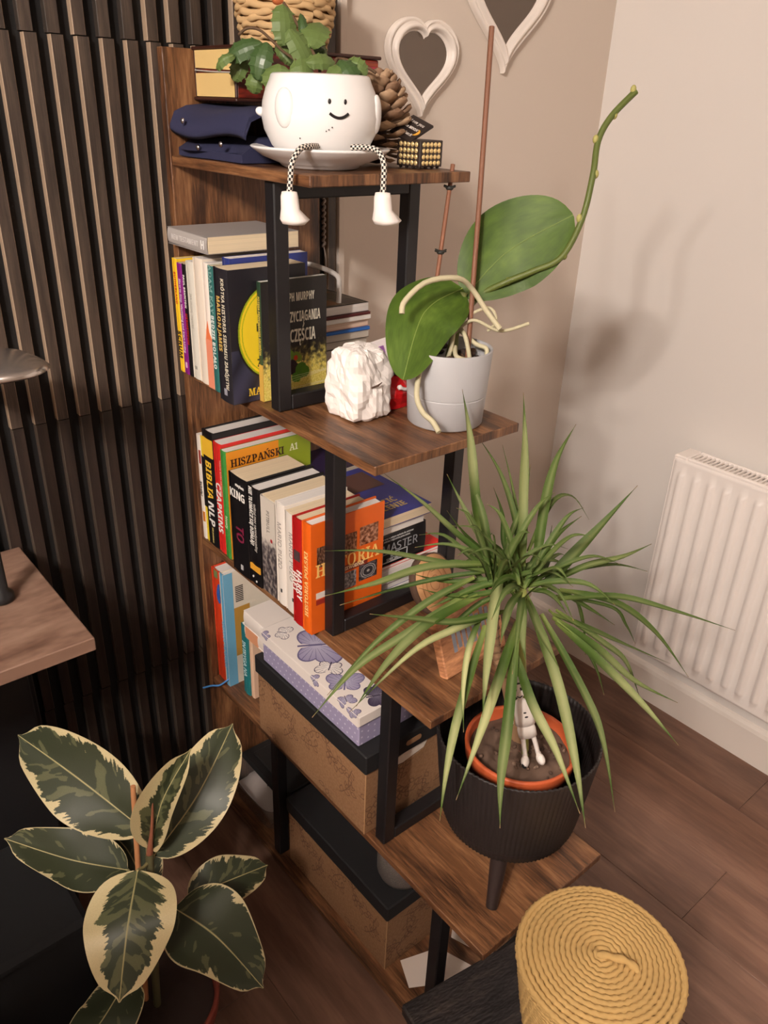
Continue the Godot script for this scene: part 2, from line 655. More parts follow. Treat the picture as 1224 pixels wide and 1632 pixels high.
func book_materials() -> void:
	for p in [["cream", col(232, 212, 178)], ["white", col(238, 232, 226)], ["grey", col(200, 190, 176)], ["peach", col(235, 205, 180)], ["blue", col(44, 108, 190)], ["maroon", col(92, 28, 28)]]:
		var im := Image.create(16, 128, false, Image.FORMAT_RGB8)
		for y in 128:
			var f := 0.9 + 0.1 * rng.randf()
			for x in 16:
				im.set_pixel(x, y, Color(p[1].r * f, p[1].g * f, p[1].b * f))
		im.generate_mipmaps()
		mat("page_" + p[0], Color(1, 1, 1), 0.8, 0.0, ImageTexture.create_from_image(im), V(20, 40, 1))

func books_on_second_shelf() -> void:
	var gr := "books standing on the second shelf"
	var wh := flat(240, 236, 228)
	var bk := flat(22, 20, 22, 0.4)
	var b := book("yellow paperback with black SCRUM on its spine, beside the side panel", gr, stand(0.0212, L2, 0.016), 0.0165, 0.200, 0.140, flat(236, 196, 42, 0.45))
	spine_text(b, "SCRUM", 0.008, 0.050, 0.0088, bk)
	spine_text(b, "SUTHERLAND", 0.008, 0.150, 0.0052, flat(190, 62, 24))
	b = book("purple paperback with white script title, right of the yellow book", gr, stand(0.0384, L2, 0.0165), 0.0178, 0.195, 0.135, flat(128, 30, 122, 0.45))
	spine_text(b, "How to Stop Worrying and Start Living", 0.009, 0.104, 0.0044, flat(240, 225, 240), DOWN, 0.75, false, true)
	spine_patch(b, "emblem", 0.006, 0.0115, 0.012, 0.022, flat(230, 190, 215))
	b = book("thin black paperback with white and red lettering, between purple and white books", gr, stand(0.0568, L2, 0.0165), 0.0125, 0.196, 0.135, bk)
	spine_text(b, "PAUL BRUNTON", 0.0062, 0.150, 0.0044, wh)
	spine_text(b, "HERMETICUM", 0.0062, 0.085, 0.0050, flat(180, 34, 30))
	b = book("pale grey paperback with a blank worn spine, right of the thin black book", gr, stand(0.0700, L2, 0.0155), 0.027, 0.203, 0.135, flat(214, 210, 198, 0.6), "white")
	spine_patch(b, "emblem", 0.009, 0.016, 0.018, 0.024, flat(150, 150, 144))
	spine_text(b, "jak mniej myslec", 0.013, 0.120, 0.0048, flat(180, 176, 166), DOWN, 0.8, false)
	b = book("tall off-white paperback, left of the coral one", gr, stand(0.0985, L2, 0.0165), 0.032, 0.213, 0.140, flat(226, 214, 198, 0.6), "white")
	b = book("thin white and coral paperback with a flame tip on its spine", gr, stand(0.1315, L2, 0.0185), 0.0225, 0.210, 0.135, flat(238, 226, 214, 0.5), "white")
	spine_patch(b, "coral_band", 0.0, 0.0225, 0.0, 0.085, flat(228, 142, 112, 0.5))
	var st := begin()
	prism(st, PackedVector2Array([Vector2(0.001, 0.085), Vector2(0.020, 0.085), Vector2(0.013, 0.098), Vector2(0.009, 0.116), Vector2(0.004, 0.100)]), 0.003, Transform3D(Basis.IDENTITY, V(0, 0, -0.0026)))
	part("flame", done(st), flat(226, 120, 74, 0.5), b)
	b = book("teal paperback with white capital lettering, left of the large black book", gr, stand(0.1548, L2, 0.0205), 0.0185, 0.209, 0.135, flat(46, 104, 100, 0.45))
	spine_text(b, "BĘDZIE BOLAŁO", 0.009, 0.085, 0.0072, flat(224, 232, 226))
	spine_text(b, "ADAM KAY", 0.009, 0.172, 0.0068, flat(150, 186, 178), DOWN, 1.0, false, true)
	b = book("tall book with dark blue covers and white page tops, behind the large black book", gr, stand(0.1742, L2, 0.004), 0.022, 0.223, 0.150, flat(36, 50, 120, 0.4), "white")
	# the big black novel with a yellow disc on its front
	var im := Image.create(192, 256, false, Image.FORMAT_RGB8)
	im.fill(col(30, 28, 34))
	for y in range(150, 256):
		for x in 192:
			var q := absf(sin((x + y * 0.7) * 0.045)) * 26.0
			im.set_pixel(x, y, Color8(32 + int(q), 32 + int(q), 44 + int(q * 1.3)))
	disc(im, 112, 122, 98, col(30, 30, 22))
	disc(im, 112, 122, 94, col(150, 168, 30))
	disc(im, 112, 122, 90, col(236, 206, 44))
	disc(im, 112, 122, 85, col(160, 172, 30))
	disc(im, 112, 122, 83, col(238, 208, 46))
	b = book("thick black novel with a large yellow disc on its front cover", gr, stand(0.1975, L2, 0.034), 0.0425, 0.215, 0.145, flat(34, 32, 38, 0.4))
	front_patch(b, "front_print", 0.0425, 0.001, 0.214, -0.001, -0.144, picture("disc_print", im))
	spine_text(b, "KRÓTKA HISTORIA SIEDMIU ZABÓJSTW", 0.028, 0.112, 0.0074, flat(206, 198, 176), DOWN, 0.62)
	spine_text(b, "MARLON JAMES", 0.013, 0.128, 0.0078, flat(206, 170, 90), DOWN, 0.72)
	spine_patch(b, "emblem", 0.016, 0.025, 0.012, 0.023, flat(150, 150, 160))
	front_text(b, "MARLON", 0.0425, 0.017, -0.062, 0.0125, flat(226, 190, 54), 0.8, true, true)
	front_text(b, "KRÓTKA", 0.0425, 0.150, -0.078, 0.013, flat(52, 52, 20), 0.8)
	front_text(b, "HISTORIA", 0.0425, 0.122, -0.082, 0.013, flat(52, 52, 20), 0.8)
	front_text(b, "ZABÓJSTW", 0.0425, 0.064, -0.084, 0.013, flat(52, 52, 20), 0.8)
	# clover book
	im = Image.create(192, 256, false, Image.FORMAT_RGB8)
	var n := noise(77, 0.06, 4)
	for y in 256:
		for x in 192:
			var f := smoothstep(132.0, 205.0, y + n.get_noise_2d(x, y) * 40.0)
			var g := clampf(0.5 + n.get_noise_2d(x * 3.0, y * 3.0), 0, 1)
			im.set_pixel(x, y, col(30, 27, 26).lerp(col(212, 190, 74).lerp(col(246, 230, 140), g), f))
	for k in 40:
		disc(im, rng.randf_range(0, 192), rng.randf_range(168, 250), rng.randf_range(1.5, 4.0), col(232, 208, 110))
	for q in [[70, 158, 15, 96, 132, 44], [98, 168, 12, 104, 128, 40], [84, 190, 17, 40, 22, 34], [62, 182, 13, 44, 26, 36], [112, 200, 18, 78, 124, 34], [94, 214, 11, 84, 140, 40]]:
		disc(im, q[0], q[1], q[2], col(q[3], q[4], q[5]))
		disc(im, q[0] + q[2] * 0.7, q[1] + 4, q[2] * 0.7, col(q[3] + 8, q[4] + 8, q[5]))
	disc(im, 96, 170, 6, col(186, 54, 24))
	for k in 5:
		var y0 := 214 + k * 9
		for x in range(20, 190):
			var yy := y0 - int(x * 0.04 * (k % 3 + 1))
			if yy < 255:
				im.set_pixel(x, yy, col(236, 226, 186))
	b = book("dark book with a clover photograph and white title on its cover", gr, stand(0.2415, L2, -0.0165), 0.0115, 0.195, 0.128, flat(36, 60, 42, 0.4), "white")
	front_patch(b, "front_print", 0.0115, 0.0005, 0.1945, -0.0005, -0.1275, picture("clover_print", im))
	spine_patch(b, "gold_foot", 0.0, 0.0115, 0.0, 0.062, flat(196, 158, 70))
	spine_text(b, "POTĘGA PRZYCIĄGANIA SZCZĘŚCIA", 0.0058, 0.125, 0.0045, flat(196, 176, 80), DOWN, 0.6)
	var ttl := flat(214, 208, 190)
	front_text(b, "JOSEPH MURPHY", 0.0115, 0.166, -0.068, 0.0135, ttl, 0.46)
	front_text(b, "PRZYCIĄGANIA", 0.0115, 0.134, -0.078, 0.017, ttl, 0.42)
	front_text(b, "SZCZĘŚCIA", 0.0115, 0.103, -0.072, 0.021, ttl, 0.44)
	# grey bible lying on top: spine to the room, page ends to the right
	var lie := Transform3D(Basis(V(0, -1, 0), V(1, 0, 0), V(0, 0, 1)), V(0.026, L2 + 0.2250 + 0.027, 0.022))
	b = book("grey bible lying flat on top of the standing books", "books lying on the upright books", lie, 0.0268, 0.135, 0.175, flat(168, 162, 158, 0.5), "cream")
	spine_text(b, "NEW TESTAMENT", 0.0134, 0.062, 0.0068, flat(210, 206, 202), RISE, 0.8)
	spine_text(b, "H", 0.0134, 0.122, 0.0110, flat(238, 236, 232), RISE, 0.8)
	# pile at the back of the shelf, page edges towards the room
	var xs := 0.168
	var pile := Basis(V(0, 1, 0), V(0, 0, -1), V(-1, 0, 0))
	var specs := [
		["fat grey-paged book at the bottom of the pile on the second shelf", 0.036, 0.145, 0.205, flat(120, 112, 104), "grey", 0.0, 0.0],
		["grey-paged paperback second from the bottom of the rear pile", 0.0148, 0.143, 0.20, flat(90, 84, 80), "grey", -0.002, 0.001],
		["grey-paged paperback under the bright blue cover of the rear pile", 0.0145, 0.143, 0.20, flat(70, 66, 66), "grey", 0.001, -0.003],
		["slim booklet with a bright blue cover in the rear pile", 0.0055, 0.150, 0.21, flat(40, 104, 186), "blue", 0.006, 0.0],
		["peach-edged paperback resting on the blue booklet", 0.0145, 0.146, 0.20, flat(222, 160, 120), "peach", 0.001, 0.002],
		["white magazine with curled pages under a dark red cover", 0.0080, 0.165, 0.22, flat(226, 216, 206), "white", 0.010, 0.003],
		["dark red booklet beneath the topmost book of the rear pile", 0.0045, 0.160, 0.215, flat(84, 24, 24), "maroon", 0.008, 0.002],
		["white-paged book with a grid of photographs, topmost of the rear pile", 0.0165, 0.150, 0.205, flat(50, 44, 38), "white", 0.0, 0.0]]
	var y := L2
	for s in specs:
		var xf := Transform3D(Basis(V(0, 1, 0), s[7] * 6.0) * pile, V(xs - s[3] + s[6] * 1.0, y, -0.305 + 0.0 + s[2] + s[7]))
		xf.origin.x = xs + s[6] - s[3]
		# spine to the back: shift so the page edges line up near the room side
		b = book(s[0], "pile of books at the back of the second shelf", xf, s[1], s[2], s[3], s[4], s[5])
		if s[0].begins_with("white-paged"):
			var gi := Image.create(96, 96, false, Image.FORMAT_RGB8)
			gi.fill(col(40, 36, 30))
			for k in 9:
				gi.fill_rect(Rect2i(6 + (k % 3) * 30, 6 + (k / 3) * 30, 24, 24), [col(120, 84, 44), col(70, 66, 48), col(52, 44, 40), col(96, 82, 52), col(60, 50, 46)][k % 5])
			for k in 96:
				for q in [4, 33, 63, 92]:
					gi.set_pixel(k, q, col(160, 150, 128))
					gi.set_pixel(q, k, col(160, 150, 128))
			front_patch(b, "front_print", s[1], 0.004, s[2] - 0.004, -0.06, -s[3] + 0.002, picture("grid_print", gi))
		y += s[1] + 0.0003

func books_on_third_shelf() -> void:
	var gr := "books standing on the third shelf"
	var wh := flat(240, 236, 228)
	var bk := flat(20, 18, 20, 0.4)
	var b := book("white magazine with a yellow and black patch, beside the side panel", gr, stand(0.0208, L3, -0.004), 0.0125, 0.228, 0.165, flat(228, 220, 210, 0.4), "white")
	spine_patch(b, "red_mark", 0.006, 0.0115, 0.168, 0.196, flat(150, 52, 40))
	spine_text(b, "Scholar", 0.0065, 0.112, 0.0055, bk, DOWN, 0.8)
	spine_patch(b, "amber_mark", 0.004, 0.0115, 0.040, 0.062, flat(200, 120, 40))
	b = book("narrow yellow and black book between white magazine and NLP book", gr, stand(0.0338, L3, -0.0055), 0.0118, 0.228, 0.16, flat(226, 200, 44, 0.45), "white")
	spine_patch(b, "black_band", 0.0, 0.0118, 0.078, 0.186, bk)
	b = book("black hardback with BIBLIA NLP in yellow and white on its spine", gr, stand(0.0465, L3, -0.003), 0.0395, 0.247, 0.172, bk, "white", true)
	spine_patch(b, "yellow_label", 0.001, 0.0385, 0.196, 0.232, flat(232, 184, 52), 0.001)
	letters("BIBLIA", 0.0215, flat(236, 190, 60), b, V(0.020, 0.146, 0.0010), DOWN, 0.84)
	letters("NLP", 0.0215, wh, b, V(0.020, 0.073, 0.0010), DOWN, 0.95)
	letters("365 podstaw", 0.0052, flat(200, 180, 110), b, V(0.020, 0.025, 0.0010), DOWN, 0.8)
	b = book("bright red paperback with white capitals, right of the black and yellow hardback", gr, stand(0.0868, L3, -0.004), 0.0285, 0.235, 0.165, flat(206, 40, 36, 0.4), "white")
	spine_text(b, "CZAPKINS", 0.0115, 0.098, 0.0135, wh, DOWN, 0.8)
	spine_text(b, "historia tomka mackiewicza", 0.0240, 0.165, 0.0036, flat(230, 170, 150), DOWN, 0.8, false)
	# spanish course book: green spine, orange and green front
	b = book("green-spined Spanish course book with orange front cover", gr, stand(0.1162, L3, -0.002), 0.0195, 0.228, 0.190, flat(66, 140, 62, 0.4), "white")
	front_patch(b, "orange_print", 0.0195, 0.001, 0.227, -0.001, -0.115, flat(232, 148, 40, 0.4))
	front_patch(b, "green_print", 0.0195, 0.001, 0.227, -0.115, -0.189, flat(142, 158, 40, 0.4))
	front_text(b, "HISZPAŃSKI", 0.0195, 0.203, -0.068, 0.0155, flat(60, 30, 22), 0.85, true, true)
	front_text(b, "A1", 0.0195, 0.205, -0.150, 0.014, flat(226, 226, 190), 0.8, true, true)
	spine_text(b, "Nowy", 0.010, 0.08, 0.006, flat(200, 220, 180))
	b = book("thick black paperback with white hand-drawn letters across the top of its spine", gr, stand(0.1625, L3, 0.009), 0.0605, 0.205, 0.128, bk)
	letters("KING", 0.0165, wh, b, V(0.031, 0.168, 0.0012), ACROSS, 0.92)
	letters("stephen", 0.0060, wh, b, V(0.040, 0.188, 0.0012), ACROSS, 0.9)
	letters("TO", 0.026, flat(120, 30, 60), b, V(0.034, 0.088, 0.0012), DOWN, 0.8)
	spine_patch(b, "emblem", 0.030, 0.037, 0.012, 0.022, flat(180, 180, 180), 0.0010)
	b = book("black hardback with a yellow band and white title on its spine", gr, stand(0.2240, L3, 0.007), 0.0345, 0.200, 0.142, bk, "white", true)
	spine_text(b, "NIE TŁUMACZ SIĘ DZIAŁAJ!", 0.011, 0.142, 0.0085, wh, DOWN, 0.52)
	spine_text(b, "odkryj moc samodyscypliny", 0.024, 0.122, 0.0060, flat(196, 190, 180), DOWN, 0.62, false)
	spine_patch(b, "yellow_band", 0.0005, 0.034, 0.030, 0.042, flat(222, 160, 50), 0.0011)
	for q in [[0.007, 0.014], [0.018, 0.007]]:
		spine_patch(b, "white_dot", q[0], q[0] + 0.003, q[1], q[1] + 0.003, wh, 0.0011)
	# grey book with a soldier photograph wrapping its spine
	var im := Image.create(64, 256, false, Image.FORMAT_RGB8)
	var n := noise(31, 0.05, 4)
	for y in 256:
		for x in 64:
			var d := clampf(0.4 + n.get_noise_2d(x * 1.4, y) * 1.3, 0.0, 1.0)
			var f := smoothstep(100.0, 140.0, y + n.get_noise_2d(y, x) * 20.0)
			im.set_pixel(x, y, col(206, 198, 186).lerp(col(56, 50, 54).lerp(col(150, 140, 132), d), f))
	disc(im, 44, 104, 5, col(170, 40, 40))
	b = book("pale grey book with a dark soldier photograph on its spine", gr, stand(0.2605, L3, 0.003), 0.0475, 0.195, 0.135, flat(206, 198, 186, 0.5))
	var st := begin()
	face(st, [V(0.001, 0.001, 0.0006), V(0.0465, 0.001, 0.0006), V(0.0465, 0.194, 0.0006), V(0.001, 0.194, 0.0006)], [Vector2(0, 1), Vector2(1, 1), Vector2(1, 0), Vector2(0, 0)], V(0, 0, 1))
	part("spine_print", done(st), picture("soldier_print", im), b)
	letters("PITBULL", 0.0085, flat(120, 112, 106), b, V(0.024, 0.150, 0.0012), DOWN, 1.0, false)
	b = book("white paperback with thin grey lettering, right of the soldier book", gr, stand(0.3090, L3, 0.0045), 0.0285, 0.202, 0.133, flat(230, 222, 212, 0.5), "white")
	spine_text(b, "MARIO PUZO", 0.013, 0.120, 0.0086, flat(160, 152, 144), DOWN, 0.85, false)
	spine_patch(b, "emblem", 0.012, 0.0165, 0.026, 0.033, flat(60, 60, 60))
	b = book("white paperback with thin grey lettering, left of the dark red book", gr, stand(0.3385, L3, 0.0055), 0.0375, 0.197, 0.133, flat(226, 218, 208, 0.5))
	spine_text(b, "MARIO PUZO", 0.020, 0.114, 0.0090, flat(158, 150, 142), DOWN, 0.85, false)
	spine_patch(b, "emblem", 0.020, 0.0245, 0.026, 0.033, flat(60, 60, 60))
	b = book("dark red hardback with white capitals, left of the orange history book", gr, stand(0.3770, L3, 0.0160), 0.0285, 0.206, 0.140, flat(166, 24, 24, 0.4), "cream", true)
	spine_text(b, "HARRY", 0.0205, 0.082, 0.0115, wh, DOWN, 0.75)
	spine_text(b, "HAFT", 0.0070, 0.085, 0.0100, wh, DOWN, 0.75)
	spine_patch(b, "portrait", 0.006, 0.022, 0.128, 0.146, flat(70, 54, 54), 0.001)
	# orange history book
	b = book("orange history hardback with four pictures on its front cover", gr, stand(0.4062, L3, 0.0170), 0.0255, 0.210, 0.153, flat(222, 98, 26, 0.35), "white", true)
	spine_text(b, "HISTORIA POLSKI", 0.013, 0.095, 0.0076, flat(240, 200, 130), RISE, 0.85, true, true)
	var t := 0.0255
	var pics := [[col(96, 66, 48), 61], [col(120, 78, 52), 62], [col(140, 92, 66), 63], [col(126, 124, 128), 64], [col(70, 66, 70), 65]]
	var places := [[-0.012, -0.030, 0.128, 0.166], [-0.066, -0.094, 0.132, 0.172], [-0.100, -0.140, 0.140, 0.176], [-0.066, -0.094, 0.066, 0.098], [-0.100, -0.140, 0.070, 0.102]]
	for k in 5:
		im = Image.create(48, 48, false, Image.FORMAT_RGB8)
		im.fill(pics[k][0])
		grain(im, 0.42, pics[k][1])
		if k == 4:
			for r in [20, 15]:
				disc(im, 24, 24, r, col(176, 172, 168))
				disc(im, 24, 24, r - 2, col(48, 46, 52))
			disc(im, 24, 24, 4, col(160, 156, 150))
		front_patch(b, "cover_picture", t, places[k][2], places[k][3], places[k][0], places[k][1], picture("history_%d" % k, im), 0.0004)
	front_patch(b, "white_band", t, 0.068, 0.080, -0.010, -0.05, flat(226, 216, 206))
	front_patch(b, "red_band", t, 0.056, 0.066, -0.010, -0.05, flat(150, 40, 30))
	front_patch(b, "red_strip", t, 0.101, 0.113, -0.050, -0.118, flat(128, 44, 26), 0.0005)
	front_text(b, "HISTORIA", t + 0.0002, 0.122, -0.076, 0.024, flat(246, 196, 110), 0.78, true, true)
	front_text(b, "PRZEWODNIK", t + 0.0002, 0.107, -0.084, 0.0065, flat(246, 226, 190), 0.8, true, true)
	# pile behind: page edges and one black spine towards the room
	var xs := 0.402
	var pile := Basis(V(0, 1, 0), V(0, 0, -1), V(-1, 0, 0))
	var lab := "pile of books at the back of the third shelf"
	var specs := [
		["white stapled booklet lowest in the third shelf pile", 0.0115, 0.215, 0.29, flat(222, 214, 208), "white", 0.012, 0.0],
		["white booklet with a blue edge line, second from the bottom of the pile", 0.0125, 0.215, 0.29, flat(60, 60, 130), "white", 0.010, 0.0],
		["white booklet with a thin grey edge line in the middle of the pile", 0.0115, 0.212, 0.29, flat(120, 100, 104), "white", 0.012, 0.0],
		["white magazine under the red booklet on the third shelf", 0.0150, 0.208, 0.285, flat(214, 206, 202), "white", 0.008, 0.004],
		["glossy red booklet lying under the thick black book", 0.0060, 0.205, 0.28, flat(206, 32, 26), "white", 0.004, 0.003]]
	var y := L3
	for s in specs:
		var xf := Transform3D(pile, V(xs + s[6] - s[3], y, -0.318 + s[2] + s[7]))
		b = book(s[0], lab, xf, s[1], s[2], s[3], s[4], s[5])
		y += s[1] + 0.0003
	# black book, spine to the right
	var xf2 := Transform3D(Basis(V(0, 1, 0), V(0, 0, 1), V(1, 0, 0)), V(xs + 0.004, y, -0.262))
	b = book("thick black book with silver capital lettering on its broad spine", lab, xf2, 0.0655, 0.150, 0.205, bk, "white")
	letters("MASTER", 0.0170, flat(150, 152, 156), b, V(0.036, 0.064, 0.0012), DOWN, 1.0, false)
	letters("EDYCJA", 0.0050, flat(190, 190, 190), b, V(0.0200, 0.075, 0.0012), DOWN, 0.9)
	letters("SPECJALNA", 0.0062, flat(200, 200, 200), b, V(0.0125, 0.075, 0.0012), DOWN, 0.9)
	letters("dwa tomy w jednym wydaniu dla mistrzow", 0.0036, flat(180, 180, 180), b, V(0.0575, 0.072, 0.0012), DOWN, 0.75, true)
	letters("zebrane i objasnione przez autora", 0.0036, flat(180, 180, 180), b, V(0.0520, 0.072, 0.0012), DOWN, 0.75, true)
	for q in [[0.0065, 0.0072], [0.0245, 0.0252]]:
		spine_patch(b, "frame_line", q[0], q[1], 0.045, 0.105, flat(190, 190, 190), 0.0011)
	for q in [[0.045, 0.0457], [0.1043, 0.105]]:
		spine_patch(b, "frame_line", 0.0065, 0.0252, q[0], q[1], flat(190, 190, 190), 0.0011)
	y += 0.0658
	b = book("white-paged paperback between black book and blue book", lab, Transform3D(pile, V(xs + 0.004 - 0.2, y, -0.255 + 0.15)), 0.0155, 0.150, 0.20, flat(210, 200, 186), "white")
	y += 0.0158
	b = book("royal blue paperback with gold lettering, on top of the third shelf pile", lab, Transform3D(pile, V(xs + 0.008 - 0.2, y, -0.268 + 0.150)), 0.0200, 0.150, 0.20, flat(44, 50, 128, 0.4), "cream")
	var gold := flat(176, 150, 88, 0.4)
	letters("RZUCIĆ", 0.0165, gold, b, V(0.0207, 0.072, -0.148), Basis(V(0, 1, 0), V(0, 0, 1), V(1, 0, 0)), 0.85)
	letters("PALENIE", 0.0165, gold, b, V(0.0207, 0.072, -0.170), Basis(V(0, 1, 0), V(0, 0, 1), V(1, 0, 0)), 0.85)
	front_patch(b, "brown_print", 0.0200, 0.02, 0.13, -0.02, -0.09, flat(80, 50, 44, 0.4), 0.0004)
	b = book("dark violet paperback left of the blue book on the pile", lab, Transform3D(Basis(V(0, 1, 0), 0.06) * pile, V(0.085, y + 0.002, -0.150)), 0.0150, 0.135, 0.112, flat(40, 28, 62, 0.4), "grey")

func books_on_fourth_shelf() -> void:
	var gr := "books standing on the fourth shelf"
	var b := book("orange-red ring folder standing beside the side panel", gr, stand(0.0215, L4, -0.014), 0.0355, 0.287, 0.21, flat(206, 62, 30, 0.4), "white", true)
	spine_patch(b, "green_mark", 0.012, 0.026, 0.268, 0.286, flat(110, 130, 80))
	b = book("planner with sky blue cloth spine, barcoded white cover and a ribbon", gr, stand(0.0580, L4, -0.012), 0.0158, 0.290, 0.19, flat(224, 212, 194, 0.5), "white", true, flat(96, 160, 196, 0.5))
	front_patch(b, "blue_cloth", 0.0158, 0.0, 0.290, 0.0, -0.022, flat(110, 170, 202, 0.5), 0.0004)
	front_patch(b, "ochre_print", 0.0158, 0.075, 0.200, -0.022, -0.06, flat(186, 138, 60), 0.0004)
	for k in 9:
		front_patch(b, "barcode_bar", 0.0158, 0.214 + k * 0.0045, 0.2165 + k * 0.0045, -0.027, -0.046, flat(26, 24, 24), 0.0004)
	letters("MINI PLANNER", 0.0100, flat(130, 180, 208), b, V(0.0075, 0.11, 0.0012), RISE, 1.2)
	var st := begin()
	var pts := spline([V(0.012, 0.02, -0.004), V(0.004, 0.006, 0.018), V(-0.012, -0.0, 0.030), V(-0.030, -0.012, 0.042)], 14)
	tube(st, pts, [0.0022], 6)
	part("ribbon", done(st), flat(70, 130, 190), b)
	st = begin()
	prism(st, PackedVector2Array([Vector2(0, 0.262), Vector2(-0.004, 0.255), Vector2(-0.009, 0.236), Vector2(-0.007, 0.222), Vector2(0, 0.214)]), 0.003, Transform3D(Basis.IDENTITY, V(0, 0, 0.0004)))
	part("elastic_tab", done(st), flat(44, 90, 170), b)
	b = book("slim teal book with white lettering, left of the kraft box", gr, stand(0.1060, L4, -0.030), 0.0225, 0.184, 0.15, flat(30, 112, 116, 0.45), "white")
	spine_text(b, "INTRYGA NA", 0.010, 0.095, 0.0100, flat(210, 226, 224), DOWN, 0.8, false)
	b = book("slim book with a peach and white spine between teal book and kraft box", gr, stand(0.1295, L4, -0.034), 0.013, 0.182, 0.15, flat(226, 190, 160, 0.5), "white")
	# white volumes lying on the book tops, beside the butterfly box
	var lie := Basis(V(0, -1, 0), V(1, 0, 0), V(0, 0, 1))
	b = book("white volume with a peach spine patch, lying beside the butterfly box", "white volumes lying beside the butterfly box", Transform3D(lie, V(0.160, L4 + 0.2225, -0.008)), 0.032, 0.081, 0.15, flat(226, 214, 204, 0.5), "white")
	spine_patch(b, "peach_patch", 0.004, 0.032, 0.004, 0.05, flat(214, 150, 112))
	b = book("plain white volume, upper of the two lying beside the butterfly box", "white volumes lying beside the butterfly box", Transform3D(lie, V(0.166, L4 + 0.2585, -0.004)), 0.0355, 0.076, 0.15, flat(230, 220, 212, 0.5), "white")

# ---------- radiator, mirrors, desk, floor things ----------
func radiator() -> void:
	var t := thing("radiator", "white panel radiator with vertical flutes on the pale wall", "radiator", V(0.418, 0.207, ZB))
	var len := 1.2
	var h := 0.589
	var m: Material = mat("radiator_enamel", col(246, 238, 232), 0.35)
	# fluted front sheet
	var st := begin()
	var xs := [0.0, 0.006, 0.014]
	var n := 29
	for k in n:
		var c := 0.032 + k * 0.04
		for f in [-0.0125, -0.0105, -0.006, 0.0, 0.006, 0.0105, 0.0125]:
			xs.append(c + f)
	xs.append(len - 0.012)
	xs.append(len)
	var ys := [0.0, 0.004, 0.010, 0.032, 0.040, 0.046, 0.30, h - 0.044, h - 0.038, h - 0.030, h - 0.010, h - 0.004, h]
	var g := []
	for y in ys:
		var row := []
		for x in xs:
			var kk := roundf((x - 0.032) / 0.04)
			var d := absf(x - 0.032 - kk * 0.04)
			var bump := 0.0
			if x > 0.015 and x < len - 0.015:
				bump = 0.0085 * (1.0 - smoothstep(0.004, 0.0125, d))
			if y < 0.036 or y > h - 0.034:
				bump = 0.0
			elif y < 0.043 or y > h - 0.041:
				bump *= 0.75
			var rim := 0.0
			if y < 0.002 or y > h - 0.002 or x < 0.003 or x > len - 0.003:
				rim = -0.008
			row.append(V(x, y, 0.093 + bump + rim))
		g.append(row)
	sheet(st, g, [], 1)
	st.generate_normals()
	part("front_panel", st, m, t)
	st = begin()
	bx2(st, V(0.004, 0.004, 0.030), V(len - 0.004, h - 0.006, 0.084), 0.004)
	part("core", done(st), m, t)
	st = begin()
	bx2(st, V(0.0, 0.01, 0.022), V(0.0035, h + 0.004, 0.090), 0.0015)
	part("side_cover", done(st), m, t)
	st = begin()
	bx2(st, V(0.0, h - 0.004, 0.020), V(0.035, h + 0.006, 0.090), 0.003)
	bx2(st, V(len - 0.03, h - 0.004, 0.020), V(len, h + 0.006, 0.090), 0.003)
	bx2(st, V(0.035, h - 0.004, 0.078), V(len - 0.03, h + 0.006, 0.090), 0.003)
	bx2(st, V(0.035, h - 0.004, 0.020), V(len - 0.03, h + 0.006, 0.030), 0.003)
	part("top_frame", done(st), m, t)
	var bar := box_mesh(V(0.0042, 0.006, 0.050), 0.001)
	for k in 95:
		var x := 0.042 + k * 0.0115
		if x > len - 0.034:
			break
		var o := put("grille_bar", bar, m, t)
		o.position = V(x, h + 0.002, 0.054)
	st = begin()
	for x in [0.2, 0.95]:
		bx2(st, V(x, 0.05, 0.0005), V(x + 0.03, 0.52, 0.031), 0.002)
	part("bracket", done(st), m, t)

func heart(n: int, w: float, h: float) -> PackedVector2Array:
	# outline with a cleft on top and a point below, centred on its widest height
	var p := PackedVector2Array()
	for k in n:
		var a := TAU * k / n
		var s := sin(a)
		var x := 16.0 * s * s * s
		var y := 13.0 * cos(a) - 3.2 * cos(2 * a) - 1.2 * cos(3 * a) - 0.6 * cos(4 * a)
		p.append(Vector2(x / 32.0 * w, (y + 15.6) / 26.2 * h))
	return p

func heart_mirror(label: String, z: float, y: float, w: float, h: float) -> void:
	var t := thing("heart_mirror", label, "mirror", V(XL + 0.001, y, z), 0.0, "heart mirrors on the beige wall")
	var out := heart(72, w, h)
	var mid := Vector2(0, h * 0.56)
	# moulded frame: rings of the outline, scaled towards the middle, at their own height off the wall
	var rings := [[1.0, 0.0], [1.0, 0.010], [0.985, 0.014], [0.95, 0.0155], [0.92, 0.0125], [0.905, 0.011], [0.89, 0.0135], [0.86, 0.0195], [0.82, 0.022], [0.775, 0.0195], [0.745, 0.014], [0.735, 0.0115], [0.72, 0.0095], [0.70, 0.009], [0.69, 0.005]]
	var g := []
	for r in rings:
		var row := []
		for q in out:
			var e: Vector2 = mid + (q - mid) * r[0]
			row.append(V(r[1], e.y, -e.x))
		g.append(row)
	var st := begin()
	sheet(st, g, [], 1, true)
	st.generate_normals()
	part("frame", st, M["paint_white"], t)
	st = begin()
	var inner := PackedVector2Array()
	for q in out:
		inner.append(mid + (q - mid) * 0.70)
	prism(st, inner, 0.003, Transform3D(Basis(V(0, 0, -1), V(0, 1, 0), V(1, 0, 0)), V(0.003, 0, 0)))
	var m: Material = mat("mirror_glass", col(118, 108, 100), 0.04, 1.0)
	part("mirror_glass", done(st), m, t)

